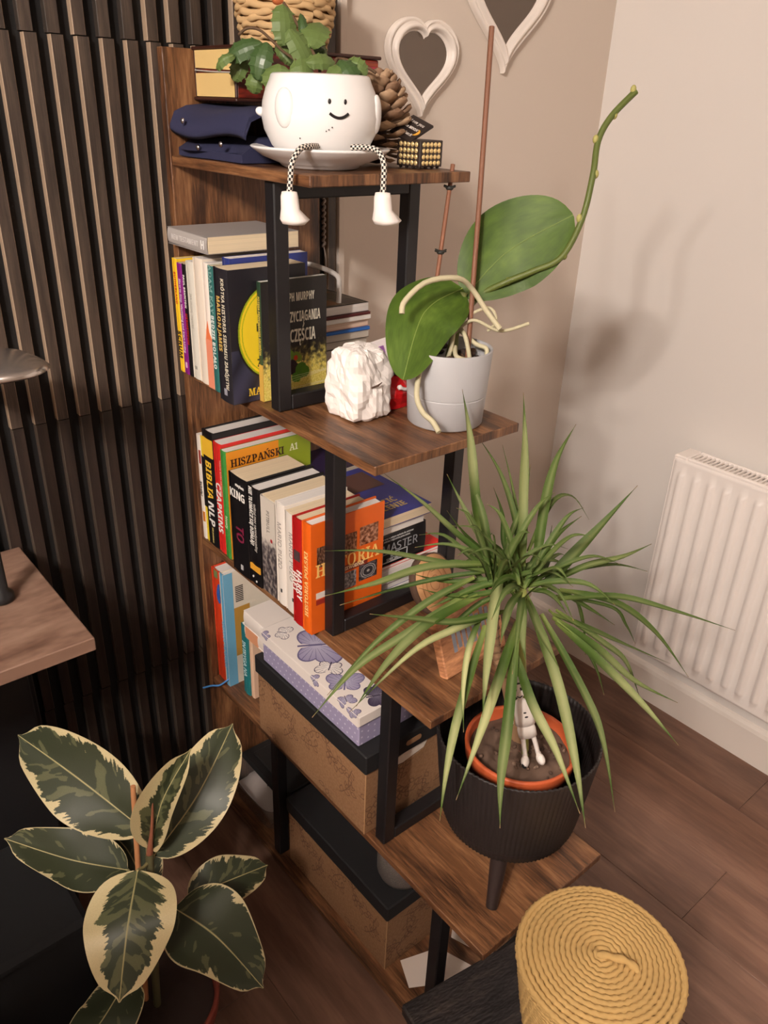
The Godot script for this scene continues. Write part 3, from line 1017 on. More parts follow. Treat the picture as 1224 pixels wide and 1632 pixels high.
func desk_corner() -> void:
	var t := thing("sideboard", "dark cabinet with an oak-look top at the left edge", "sideboard")
	var tm := timber(51, col(86, 62, 50), col(120, 93, 78), col(142, 116, 99), 9.0, 256, 256)
	mat("desk_wood", Color(1, 1, 1), 0.45, 0.0, tm[0], V(1.4, 2.0, 1))
	var st := begin()
	bx2(st, V(0.006, 0.812, 0.343), V(0.342, 0.835, 1.75), 0.0015, 2)
	part("top", done(st), M["desk_wood"], t)
	st = begin()
	bx2(st, V(0.006, 0.0, 0.385), V(0.100, 0.8115, 1.72), 0.003)
	part("body", done(st), flat(16, 15, 17, 0.6), t)
	for k in 3:
		st = begin()
		bx2(st, V(0.1005, 0.05, 0.395 + k * 0.442), V(0.114, 0.79, 0.827 + k * 0.442), 0.003)
		part("door", done(st), flat(18, 17, 19, 0.6), t)
	for z in [0.75, 1.2, 1.68]:
		st = begin()
		bx2(st, V(0.114, 0.785, z), V(0.30, 0.8115, z + 0.03), 0.003)
		part("bracket", done(st), flat(18, 17, 19, 0.6), t)
	# lamp standing on it: black stem, bright metal shade
	var l := thing("table_lamp", "lamp with a slim black stem and polished metal shade on the sideboard", "lamp", V(0.163, 0.835, 0.418))
	st = begin()
	lathe(st, [Vector2(0.001, 0.0), Vector2(0.016, 0.0), Vector2(0.018, 0.004), Vector2(0.018, 0.012), Vector2(0.011, 0.02), Vector2(0.010, 0.25), Vector2(0.010, 0.44), Vector2(0.001, 0.442)], 24)
	done(st)
	part("stem", st, flat(18, 18, 20, 0.4), l)
	st = begin()
	var xf := Transform3D(Basis(V(0, 1, 0), 0.55) * Basis(V(0, 0, 1), 0.08), V(0.012, 0.372, -0.03)) * Transform3D(Basis.from_scale(V(0.9, 0.7, 0.6)), Vector3.ZERO)
	lathe(st, [Vector2(0.001, 0.034), Vector2(0.05, 0.033), Vector2(0.085, 0.025), Vector2(0.108, 0.010), Vector2(0.118, 0.0), Vector2(0.108, -0.006), Vector2(0.085, 0.012), Vector2(0.05, 0.02), Vector2(0.001, 0.022)], 40, Vector3.ZERO, null, xf)
	done(st)
	part("shade", st, mat("polished_metal", col(196, 188, 182), 0.22, 0.9), l)

func floor_things() -> void:
	# black box with a coiled rope pouf on it
	var bt := timber(71, col(26, 22, 22), col(36, 31, 31), col(58, 50, 46), 16.0, 256, 256)
	mat("black_wood", Color(1, 1, 1), 0.55, 0.0, bt[0], V(2.2, 3.0, 1), bt[1], 0.5)
	var t := thing("stool", "low black stained wooden stool under the rope pouf", "stool", V(0.966, 0.0, 0.0), -0.17)
	var st := begin()
	bx2(st, V(-0.165, 0.225, -0.26), V(0.145, 0.250, 0.120), 0.003, 2)
	part("top", done(st), M["black_wood"], t)
	for sx in [-0.135, 0.115]:
		for sz in [-0.23, 0.09]:
			st = begin()
			bx(st, V(sx, 0.1125, sz), V(0.04, 0.2245, 0.04), 0.003, 1)
			part("leg", done(st), M["black_wood"], t)
	for sx in [-0.158, 0.138]:
		st = begin()
		bx2(st, V(sx - 0.005, 0.02, -0.21), V(sx + 0.005, 0.2245, 0.07), 0.002, 2)
		part("apron", done(st), M["black_wood"], t)
	for sz in [-0.253, 0.113]:
		st = begin()
		bx2(st, V(-0.115, 0.02, sz - 0.005), V(0.095, 0.2245, sz + 0.005), 0.002, 0)
		part("apron", done(st), M["black_wood"], t)
	rope_pouf(V(1.012, 0.2505, -0.070))
	shade_chair(V(1.17, 0.0, 1.24))
	var cube := thing("added_dark_cube", "added black cube covering the floor under the sideboard overhang to keep it dark", "storage cube", V(0.240, 0.0, 0.690))  # cube added so that this stretch of floor reads black
	st = begin()
	bx2(st, V(-0.118, 0.001, -0.255), V(0.118, 0.290, 0.255), 0.012)
	part("body", done(st), flat(9, 9, 11, 0.9), cube)
	st = begin()
	bx2(st, V(-0.122, 0.270, -0.259), V(0.122, 0.300, 0.259), 0.010)
	part("lid", done(st), flat(10, 10, 12, 0.9), cube)
	st = begin()
	bx(st, V(0.120, 0.16, 0.0), V(0.006, 0.02, 0.12), 0.002)
	part("handle", done(st), flat(26, 26, 30, 0.8), cube)
	# dark fabric bag at the left
	var b := thing("bag", "black fabric bag slumped on the floor beside the sideboard", "bag", V(0.535, 0.0, 0.74))
	st = begin()
	var nz := noise(5, 1.2, 3)
	lathe(st, [Vector2(0.001, 0.0), Vector2(0.13, 0.0), Vector2(0.148, 0.03), Vector2(0.152, 0.16), Vector2(0.140, 0.30), Vector2(0.105, 0.38), Vector2(0.06, 0.41), Vector2(0.001, 0.405)], 48, Vector3.ZERO, func(a, y, r): return r * (1.0 + 0.12 * nz.get_noise_3d(cos(a) * 1.5, y * 6.0, sin(a) * 1.5)))
	done(st)
	part("body", st, flat(20, 20, 26, 0.9), b)
	st = begin()
	tube(st, spline([V(-0.07, 0.395, -0.03), V(-0.05, 0.47, -0.02), V(0.05, 0.48, 0.02), V(0.07, 0.395, 0.03)], 20), [0.009], 8)
	part("handle", done(st), flat(16, 16, 20, 0.9), b)

# chair added out of view behind the camera to shade the lower left
func shade_chair(at: Vector3) -> void:
	var t := thing("shade_chair", "added black high-backed chair, unseen behind the viewer, shading the lower left", "chair", at, 0.64)
	var cloth := flat(24, 24, 28, 0.85)
	var steel: Material = M["steel_black"]
	var st := begin()
	bx(st, V(0, 0.47, 0.04), V(0.50, 0.08, 0.48), 0.03)
	part("seat", done(st), cloth, t)
	st = begin()
	bx(st, V(0, 0.95, -0.17), V(0.52, 0.82, 0.07), 0.03)
	part("backrest", done(st), cloth, t)
	st = begin()
	bx(st, V(0, 1.42, -0.165), V(0.32, 0.15, 0.07), 0.03)
	part("headrest", done(st), cloth, t)
	st = begin()
	bx(st, V(0, 1.36, -0.19), V(0.06, 0.10, 0.02), 0.003)
	bx(st, V(0, 0.50, -0.19), V(0.07, 0.16, 0.03), 0.003)
	part("bracket", done(st), steel, t)
	for sx in [-0.29, 0.29]:
		st = begin()
		bx(st, V(sx, 0.67, 0.03), V(0.07, 0.035, 0.26), 0.012)
		bx(st, V(sx * 0.96, 0.56, 0.03), V(0.03, 0.2, 0.05), 0.004)
		bx(st, V(sx * 0.87, 0.45, 0.03), V(0.09, 0.02, 0.05), 0.004)
		part("armrest", done(st), steel, t)
	st = begin()
	lathe(st, [Vector2(0.001, 0.08), Vector2(0.04, 0.08), Vector2(0.035, 0.15), Vector2(0.025, 0.16), Vector2(0.025, 0.43), Vector2(0.001, 0.43)], 24)
	done(st)
	part("column", st, steel, t)
	for k in 5:
		var a := TAU * k / 5.0
		st = begin()
		tube(st, [V(cos(a) * 0.03, 0.10, sin(a) * 0.03), V(cos(a) * 0.29, 0.075, sin(a) * 0.29)], [0.022, 0.016], 10)
		part("spoke", done(st), steel, t)
		st = begin()
		ball(st, V(cos(a) * 0.29, 0.0285, sin(a) * 0.29), V(0.028, 0.028, 0.028), 14, 9)
		part("caster", done(st), steel, t)

# twisted rope laid along points
func rope(st: SurfaceTool, pts: Array, r: float, lay: float) -> void:
	var g := []
	var run := 0.0
	for j in pts.size():
		var a: Vector3 = pts[max(j - 1, 0)]
		var b: Vector3 = pts[min(j + 1, pts.size() - 1)]
		var t := (b - a).normalized()
		var side := t.cross(Vector3.UP)
		if side.length() < 0.05:
			side = t.cross(Vector3.RIGHT)
		side = side.normalized()
		var up := side.cross(t)
		if j > 0:
			run += (pts[j] - pts[j - 1]).length()
		var row := []
		for i in 9:
			var f := TAU * i / 9.0
			var rr := r * (0.90 + 0.24 * sin(f * 2.0 + run / lay * TAU) + 0.06 * sin(run * 410.0))
			row.append(pts[j] + (side * cos(f) + up * sin(f)) * rr)
		g.append(row)
	sheet(st, g, [], 1, true, [], true)

func rope_pouf(at: Vector3) -> void:
	var t := thing("pouf", "round coiled natural rope pouf with a spiral top, on the black stool", "pouf", at)
	var jute := timber(91, col(112, 86, 50), col(176, 143, 88), col(208, 178, 122), 30.0, 128, 128)
	var m: Material = mat("jute", Color(1, 1, 1), 0.9, 0.0, jute[0], V(3, 26, 1))
	var w := 0.0076
	var st := begin()
	var pts := []
	var a := 0.0
	while a < TAU * 14.5:
		var r := 0.006 + w * a / TAU
		var droop := 0.012 * pow(r / 0.112, 4.0)
		pts.append(V(cos(a) * r, 0.2445 - droop + 0.0008 * sin(a * 3.1), sin(a) * r))
		a += clampf(0.0030 / r, 0.02, 0.5)
	rope(st, pts, w * 0.62, 0.012)
	part("spiral_top", done_keep(st), m, t)
	st = begin()
	rope(st, spline([V(-0.004, 0.246, 0.004), V(0.012, 0.2515, -0.004), V(0.032, 0.2525, -0.016), V(0.046, 0.246, -0.018)], 24), 0.0060, 0.02)
	part("rope_end", done_keep(st), m, t)
	for k in 31:
		var y := 0.2345 - k * 0.0075
		var f := y / 0.2325
		var r := 0.062 + 0.052 * pow(clampf(f, 0, 1), 0.62)
		st = begin()
		pts = []
		var n := 150
		for i in n + 1:
			var b := TAU * i / n
			pts.append(V(cos(b) * r, y + 0.0008 * sin(b * 5.0 + k), sin(b) * r))
		rope(st, pts, w * 0.62, 0.012)
		part("rope_row", done_keep(st), m, t)
	st = begin()
	lathe(st, [Vector2(0.001, 0.0), Vector2(0.060, 0.0), Vector2(0.064, 0.02), Vector2(0.085, 0.10), Vector2(0.100, 0.18), Vector2(0.106, 0.230), Vector2(0.001, 0.236)])
	done(st)
	part("core", st, flat(150, 112, 66, 0.95), t)

func done_keep(st: SurfaceTool) -> SurfaceTool:
	st.generate_normals()
	return st

# ---------- things on the top shelf ----------
func ball(st: SurfaceTool, c: Vector3, r: Vector3, segs := 16, rings := 10, xf := Transform3D.IDENTITY) -> void:
	var g := []
	for j in rings + 1:
		var b: float = -PI / 2 + PI * clampf(float(j) / rings, 0.002, 0.998)
		var row := []
		for i in segs:
			var a := TAU * i / segs
			row.append(xf * (c + V(cos(a) * cos(b) * r.x, sin(b) * r.y, sin(a) * cos(b) * r.z)))
		g.append(row)
	sheet(st, g, [], 1, true)

func top_shelf() -> void:
	var t := thing("glasses_case", "navy blue soft folding case with snap studs, lying open under the wooden casket", "case", V(0.02, L1, 0))
	var navy: Material = mat("navy_cloth", col(34, 36, 66), 0.85)
	var st := begin()
	# lower pouch: a soft sheet body
	var nz := noise(8, 6.0, 2)
	var g := []
	for lay in 2:
		for j in (7 if lay == 0 else 7):
			var jj: int = j if lay == 0 else 6 - j
			var row := []
			for i in 15:
				var x := 0.004 + 0.20 * i / 14.0
				var z := -0.012 - 0.19 * jj / 6.0 + 0.012 * sin(i * 0.45)
				var edge := minf(1.0, minf(jj, 6 - jj) * 0.8 + 0.25)
				var y := 0.001 if lay == 0 else 0.006 + 0.024 * edge * (1.0 + 0.4 * nz.get_noise_2d(x, z))
				row.append(V(x, y, z))
			g.append(row)
	sheet(st, g, [], 1)
	for row in [0, 14]:
		for j in 6:
			face(st, [g[j][row], g[j + 1][row], g[12 - j][row], g[13 - j][row]], [], V(-1 if row == 0 else 1, 0, 0))
	face(st, [g[0][0], g[0][14], g[13][14], g[13][0]], [], V(0, 0, 1))
	part("pouch", done(st), navy, t)
	st = begin()
	g = []
	# flap: rises at the back, comes forward over the pouch and droops at its front edge
	var path := [V(0, 0.020, -0.195), V(0, 0.045, -0.205), V(0, 0.070, -0.18), V(0, 0.077, -0.13), V(0, 0.078, -0.07), V(0, 0.076, -0.03), V(0, 0.068, -0.008), V(0, 0.050, 0.001), V(0, 0.044, 0.002)]
	for s in [1, -1]:
		var rows := path.duplicate()
		if s < 0:
			rows.reverse()
		for q in rows:
			var row := []
			for i in 17:
				var f := i / 16.0
				var dip: float = 0.010 * sin(f * 5.0 + 0.4) * smoothstep(-0.08, 0.0, q.z)
				row.append(V(0.006 + 0.205 * f, q.y - (0.006 if s < 0 else 0.0) - dip * 0.8 - 0.012 * f * smoothstep(-0.1, 0.0, q.z), q.z - 0.014 * f - (0.003 if s < 0 else 0.0)))
			g.append(row)
	sheet(st, g, [], 1)
	for i in [0, 16]:
		for j in 8:
			face(st, [g[j][i], g[j + 1][i], g[16 - j][i], g[17 - j][i]], [], V(-1 if i == 0 else 1, 0, 0))
	part("flap", done(st), navy, t)
	for q in [V(0.050, 0.052, 0.001), V(0.085, 0.016, -0.004), V(0.150, 0.024, -0.008)]:
		st = begin()
		ball(st, q, V(0.0045, 0.0045, 0.003), 12, 6)
		part("snap_stud", done(st), mat("chrome", col(220, 220, 225), 0.15, 1.0), t)
	casket()
	wicker_pot()
	smiling_pot()
	cactus()
	pine_cone()
	music_box()

func casket() -> void:
	var t := thing("casket", "book-shaped wooden casket with cream page end and dark red sides, on the navy case", "casket", V(0, L1 + 0.0815, 0))
	var edge := flat(54, 24, 14, 0.45)
	var red := timber(17, col(44, 12, 8), col(104, 28, 18), col(136, 58, 30), 8.0, 128, 128)
	mat("casket_red", Color(1, 1, 1), 0.35, 0.0, red[0], V(3, 8, 1))
	var x0 := 0.022
	var x1 := 0.150
	var st := begin()
	bx2(st, V(x0, 0.004, -0.328), V(x1, 0.070, -0.052), 0.002, 2)
	part("body", done(st), M["casket_red"], t)
	st = begin()
	bx2(st, V(x0 - 0.003, 0.0, -0.332), V(x1 + 0.003, 0.005, -0.048), 0.0015)
	bx2(st, V(x0 - 0.003, 0.0705, -0.332), V(x1 + 0.003, 0.0755, -0.048), 0.0015)
	part("boards", done(st), edge, t)
	for q in [[0.006, 0.0385], [0.046, 0.0700]]:
		st = begin()
		var a: float = q[0]
		var b: float = q[1]
		# the upper block of pages sits askew over the lower
		var p := PackedVector2Array([Vector2(x0 + 0.006, a), Vector2(x1 - 0.004, a - (0.0 if a < 0.03 else 0.004)), Vector2(x1 - 0.004, b), Vector2(x0 + 0.006, b)])
		prism(st, p, 0.003, Transform3D(Basis.IDENTITY, V(0, 0, -0.0525)))
		part("page_block", done(st), flat(214, 184, 122, 0.6), t)
	st = begin()
	tube(st, [V(x0 + 0.006, 0.0425, -0.0490), V(0.08, 0.0405, -0.0486), V(x1 - 0.004, 0.0392, -0.049)], [0.0012], 6)
	part("silver_line", done(st), flat(170, 166, 160, 0.3), t)
	for q in [x0 + 0.0015, x1 - 0.0035]:
		st = begin()
		bx2(st, V(q, 0.005, -0.0525), V(q + 0.0045, 0.0705, -0.0495), 0.001)
		part("corner_strip", done(st), edge, t)
	st = begin()
	bx2(st, V(x1 + 0.0002, 0.016, -0.326), V(x1 + 0.002, 0.060, -0.262), 0.0005)
	part("painted_panel", done(st), flat(150, 34, 52, 0.35), t)

func wicker_pot() -> void:
	var t := thing("wicker_basket", "round woven straw basket standing on the wooden casket", "basket", V(0.094, L1 + 0.1575, -0.178))
	var straw := timber(27, col(142, 112, 76), col(194, 160, 114), col(222, 194, 152), 24.0, 128, 128)
	var m: Material = mat("straw", Color(1, 1, 1), 0.8, 0.0, straw[0], V(3, 30, 1))
	for k in 14:
		var y := 0.006 + k * 0.0083
		var r := 0.058 + 0.0185 * sqrt(clampf((k + 0.4) / 7.0, 0, 1)) - 0.004 * maxf(0, k - 7) * 0.3
		var st := begin()
		var g := []
		var n := 132
		for i in n + 1:
			var a := TAU * i / n
			# strands pass over and under the stakes
			var wave := sin(a * 11.0 + (PI if k % 2 == 1 else 0.0))
			var thick := 0.0040 + 0.0011 * absf(sin(a * 11.0 + 0.7 * k))
			var row := []
			for j in 8:
				var f := TAU * j / 8.0
				row.append(V(cos(a) * (r + 0.0020 * wave + cos(f) * thick * 0.75), y + 0.0022 * sin(a * 5.5 + k * 2.1) + sin(f) * thick * 1.12, sin(a) * (r + 0.0020 * wave + cos(f) * thick * 0.75)))
			g.append(row)
		sheet(st, g, [], 1, true)
		part("weave_row", done(st), m, t)
	var st := begin()
	lathe(st, [Vector2(0.001, 0.0), Vector2(0.055, 0.0), Vector2(0.062, 0.02), Vector2(0.071, 0.06), Vector2(0.071, 0.115), Vector2(0.066, 0.115), Vector2(0.058, 0.02), Vector2(0.001, 0.012)])
	part("lining", done(st), flat(170, 128, 80, 0.9), t)
	st = begin()
	for q in [V(0.060, 0.040, 0.046), V(0.063, 0.028, 0.045), V(0.058, 0.060, 0.050)]:
		ball(st, q, V(0.008, 0.006, 0.010), 10, 6)
	part("dried_petal", done(st), flat(176, 94, 48, 0.8), t)

const POT := Vector3(0.305, 1.4638, -0.095)

func smiling_pot() -> void:
	var glaze: Material = mat("white_glaze", col(238, 236, 234), 0.22)
	glaze.clearcoat_enabled = true
	glaze.clearcoat = 0.4
	var s := thing("saucer", "white ceramic saucer under the smiling pot", "saucer", POT)
	var st := begin()
	lathe(st, [Vector2(0.001, 0.001), Vector2(0.052, 0.0), Vector2(0.056, 0.002), Vector2(0.060, 0.006), Vector2(0.085, 0.015), Vector2(0.099, 0.0245), Vector2(0.1015, 0.027), Vector2(0.0995, 0.0285), Vector2(0.094, 0.0265), Vector2(0.078, 0.017), Vector2(0.058, 0.0105), Vector2(0.001, 0.010)], 64)
	done(st)
	part("dish", st, glaze, s)
	var t := thing("smiling_pot", "white round ceramic pot with a smiling face, little arms and dangling rope legs", "pot", POT + V(0, 0.0108, 0))
	st = begin()
	lathe(st, [Vector2(0.001, 0.001), Vector2(0.046, 0.0), Vector2(0.056, 0.004), Vector2(0.070, 0.018), Vector2(0.0805, 0.038), Vector2(0.0840, 0.056), Vector2(0.082, 0.074), Vector2(0.077, 0.090), Vector2(0.072, 0.100), Vector2(0.0695, 0.107), Vector2(0.067, 0.109), Vector2(0.0645, 0.105), Vector2(0.067, 0.092), Vector2(0.066, 0.086), Vector2(0.001, 0.084)], 64)
	done(st)
	part("body", st, glaze, t)
	var around := func(deg: float, y: float, r: float) -> Vector3:
		return V(cos(deg_to_rad(deg)) * r, y, sin(deg_to_rad(deg)) * r)
	# arms: rounded ridges on both flanks, a small tail behind
	for q in [[73.0, 0.066, 0.080], [-42.0, 0.062, 0.080]]:
		st = begin()
		var c: Vector3 = around.call(q[0], q[1], q[2])
		ball(st, Vector3.ZERO, V(0.0075, 0.025, 0.016), 20, 12, Transform3D(Basis(V(0, 1, 0), -deg_to_rad(q[0])), c))
		part("arm", done(st), glaze, t)
	st = begin()
	ball(st, Vector3.ZERO, V(0.008, 0.006, 0.006), 16, 10, Transform3D(Basis(V(0, 1, 0), -deg_to_rad(128.0)) * Basis(V(0, 0, 1), 0.3), around.call(124.0, 0.060, 0.084)))
	part("tail", done(st), glaze, t)
	var ink := flat(26, 24, 26, 0.4)
	for q in [27.5, 12.0]:
		st = begin()
		ball(st, Vector3.ZERO, V(0.0012, 0.0034, 0.0022), 12, 8, Transform3D(Basis(V(0, 1, 0), -deg_to_rad(q)), around.call(q, 0.076, 0.0820)))
		part("eye", done(st), ink, t)
	st = begin()
	var pts := []
	for k in 13:
		var f := (k - 6) / 6.0
		pts.append(around.call(18.5 - f * 9.0, 0.0565 + 0.0055 * f * f, 0.0842))
	tube(st, pts, [0.0019], 8)
	part("mouth", done(st), ink, t)
	for q in [V(28, 0.042, 0.0825), V(30.5, 0.040, 0.082), V(25, 0.045, 0.083), V(57, 0.030, 0.0775)]:
		st = begin()
		ball(st, around.call(q.x, q.y, q.z), V(0.0009, 0.0009, 0.0009), 8, 5)
		part("speck", done(st), flat(60, 54, 50), t)
	# rope legs with white boots
	var im := Image.create(16, 16, false, Image.FORMAT_RGB8)
	for y in 16:
		for x in 16:
			im.set_pixel(x, y, col(226, 216, 204) if ((x / 4 + y / 8) % 2 == 0) else col(22, 18, 18))
	var rm: Material = mat("checked_cord", Color(1, 1, 1), 0.8, 0.0, ImageTexture.create_from_image(im), V(2, 140, 1))
	rm.texture_filter = BaseMaterial3D.TEXTURE_FILTER_NEAREST
	var off := POT + V(0, 0.0108, 0)
	for leg in [[V(0.362, 1.4955, -0.048), V(0.377, 1.4962, -0.026), V(0.385, 1.4935, -0.004), V(0.390, 1.478, 0.012), V(0.392, 1.458, 0.0165), V(0.391, 1.440, 0.018)], [V(0.388, 1.4955, -0.088), V(0.412, 1.4965, -0.094), V(0.432, 1.4935, -0.098), V(0.447, 1.480, -0.096), V(0.452, 1.460, -0.093), V(0.4535, 1.441, -0.091)]]:
		st = begin()
		var loc := []
		for q in spline(leg, 30):
			loc.append(q - off)
		tube(st, loc, [0.0040], 12)
		part("rope_leg", done(st), rm, t)
		st = begin()
		var e: Vector3 = leg[5] - off
		var bt := Transform3D(Basis(V(0, 1, 0), 0.6) * Basis.from_scale(V(1.12, 1.22, 1.1)), e)
		lathe(st, [Vector2(0.001, 0.003), Vector2(0.009, 0.002), Vector2(0.0105, -0.003), Vector2(0.0105, -0.016), Vector2(0.012, -0.026), Vector2(0.009, -0.031), Vector2(0.001, -0.032)], 20, Vector3.ZERO, func(a, y, r): return r * (1.0 + maxf(0.0, cos(a)) * smoothstep(-0.012, -0.028, y) * 1.1), bt)
		done(st)
		part("boot", st, mat("bisque", col(240, 232, 226), 0.5), t)

# one flat toothed segment of the cactus from a to b
func pad(t: Node3D, a: Vector3, b: Vector3, w: float) -> void:
	var out := V(0.72, 0.25, 0.60)
	out = (out + V(rng.randf_range(-0.35, 0.35), rng.randf_range(-0.1, 0.5), rng.randf_range(-0.35, 0.35))).normalized()
	b += (b - a) * 0.22 - V(0, 0.004, 0)
	a -= V(0, 0.004, 0)
	var d := b - a
	var n := (out - d.normalized() * out.dot(d.normalized())).normalized()
	var s := d.normalized().cross(n)
	var prof := [[0.0, 0.10], [0.05, 0.30], [0.16, 0.46], [0.22, 0.60], [0.235, 0.52], [0.38, 0.58], [0.46, 0.70], [0.475, 0.61], [0.62, 0.60], [0.70, 0.68], [0.715, 0.58], [0.82, 0.48], [0.88, 0.52], [0.895, 0.38], [0.96, 0.30], [1.0, 0.14], [1.0, 0.04]]
	var g := []
	for p in prof:
		var c: Vector3 = a + d * p[0] + n * 0.007 * sin(p[0] * PI)
		var hw: float = p[1] * w * 1.2
		var th := 0.0009
		g.append([c - s * hw - n * 0.003, c - s * hw * 0.4 + n * th, c + n * (th + 0.0007), c + s * hw * 0.4 + n * th, c + s * hw - n * 0.003, c + s * hw * 0.4 - n * th, c - n * th, c - s * hw * 0.4 - n * th])
	var st := begin()
	sheet(st, g, [], -1, true)
	part("leaf_pad", done(st), M["cactus_green" if rng.randf() < 0.7 else "cactus_dark"], t)

func cactus() -> void:
	mat("cactus_green", col(92, 112, 58), 0.5)
	mat("cactus_dark", col(60, 84, 44), 0.4)
	var t := thing("christmas_cactus", "green christmas cactus with toothed flat segments growing in the smiling pot", "plant")
	var st := begin()
	lathe(st, [Vector2(0.001, 0.097), Vector2(0.062, 0.097), Vector2(0.062, 0.099), Vector2(0.03, 0.106), Vector2(0.001, 0.107)], 32, POT)
	part("soil", done(st), flat(44, 32, 26, 0.95), t)
	for q in [[V(0.285, 1.562, -0.085), V(0.262, 1.596, -0.088), V(0.217, 1.613, -0.092), V(0.199, 1.627, -0.084), V(0.182, 1.640, -0.074), V(0.170, 1.641, -0.061), V(0.166, 1.632, -0.049)], [V(0.300, 1.562, -0.100), V(0.270, 1.600, -0.115), V(0.215, 1.651, -0.117), V(0.190, 1.676, -0.112)], [V(0.310, 1.562, -0.110), V(0.285, 1.600, -0.135), V(0.280, 1.606, -0.150), V(0.299, 1.599, -0.176), V(0.315, 1.590, -0.187)]]:
		st = begin()
		tube(st, spline(q, 24), [0.0022], 6)
		part("stem", done(st), flat(88, 66, 44, 0.8), t)
	pad(t, V(0.198, 1.677, -0.105), V(0.208, 1.634, -0.100), 0.0252)
	pad(t, V(0.237, 1.644, -0.089), V(0.253, 1.601, -0.108), 0.0242)
	pad(t, V(0.220, 1.666, -0.121), V(0.231, 1.631, -0.123), 0.0097)
	pad(t, V(0.257, 1.623, -0.113), V(0.234, 1.650, -0.142), 0.0271)
	pad(t, V(0.216, 1.631, -0.140), V(0.234, 1.618, -0.151), 0.0136)
	pad(t, V(0.279, 1.602, -0.088), V(0.284, 1.603, -0.128), 0.0155)
	pad(t, V(0.210, 1.625, -0.061), V(0.180, 1.608, -0.030), 0.0194)
	pad(t, V(0.191, 1.609, -0.025), V(0.173, 1.594, -0.011), 0.0116)
	pad(t, V(0.224, 1.626, -0.060), V(0.223, 1.587, -0.046), 0.0223)
	pad(t, V(0.172, 1.611, -0.057), V(0.164, 1.583, -0.043), 0.0174)
	pad(t, V(0.191, 1.589, -0.062), V(0.188, 1.566, -0.058), 0.0174)
	pad(t, V(0.251, 1.599, -0.061), V(0.256, 1.569, -0.053), 0.0281)
	pad(t, V(0.270, 1.589, -0.067), V(0.280, 1.588, -0.094), 0.0252)
	pad(t, V(0.308, 1.596, -0.107), V(0.330, 1.580, -0.121), 0.0271)
	pad(t, V(0.313, 1.606, -0.121), V(0.336, 1.580, -0.128), 0.0213)
	pad(t, V(0.315, 1.605, -0.132), V(0.332, 1.593, -0.150), 0.0174)
	pad(t, V(0.223, 1.623, -0.109), V(0.247, 1.621, -0.135), 0.0116)
	pad(t, V(0.184, 1.629, -0.102), V(0.205, 1.607, -0.109), 0.0136)

func pine_cone() -> void:
	var t := thing("pine_cone", "large open brown pine cone standing right of the smiling pot", "pine cone", V(0.276, L1, -0.225))
	var st := begin()
	lathe(st, [Vector2(0.001, 0.002), Vector2(0.012, 0.004), Vector2(0.016, 0.03), Vector2(0.012, 0.08), Vector2(0.004, 0.112), Vector2(0.001, 0.114)], 16)
	part("core", done(st), flat(64, 46, 34, 0.9), t)
	# one scale, pointing along +x, thick rounded tip
	st = begin()
	var g := []
	for q in [[0.0, 0.004, 0.0012, 0.0], [0.35, 0.0075, 0.0016, -0.02], [0.7, 0.0120, 0.0024, 0.02], [0.9, 0.0115, 0.0034, 0.09], [1.0, 0.0050, 0.0022, 0.13]]:
		g.append([V(q[0], q[3] + q[2] * 30.0, 0), V(q[0], q[3], q[1] * 28.0), V(q[0], q[3] - q[2] * 30.0, 0), V(q[0], q[3], -q[1] * 28.0)])
	for row in g:
		for k in 4:
			row[k] = V(row[k].x * 0.034, row[k].y * 0.034, row[k].z * 0.034)
	sheet(st, g, [], 1, true)
	face(st, g[4], [], V(1, 0, 0))
	st.generate_normals()
	var m := st.commit()
	var tones := [flat(150, 120, 92, 0.8), flat(128, 98, 74, 0.8), flat(168, 138, 108, 0.8)]
	for k in 76:
		var f := k / 76.0
		var a := k * 2.39996
		var o := put("scale", m, tones[k % 3], t)
		var size := 1.22 * (0.45 + 0.75 * sin(PI * clampf(0.15 + f * 0.82, 0, 1)))
		o.transform = Transform3D(Basis(V(0, 1, 0), a) * Basis(V(0, 0, 1), -0.35 + f * 1.35) * Basis.from_scale(V(size, size, size)), V(cos(a) * 0.006, 0.016 + f * 0.100, -sin(a) * 0.006))

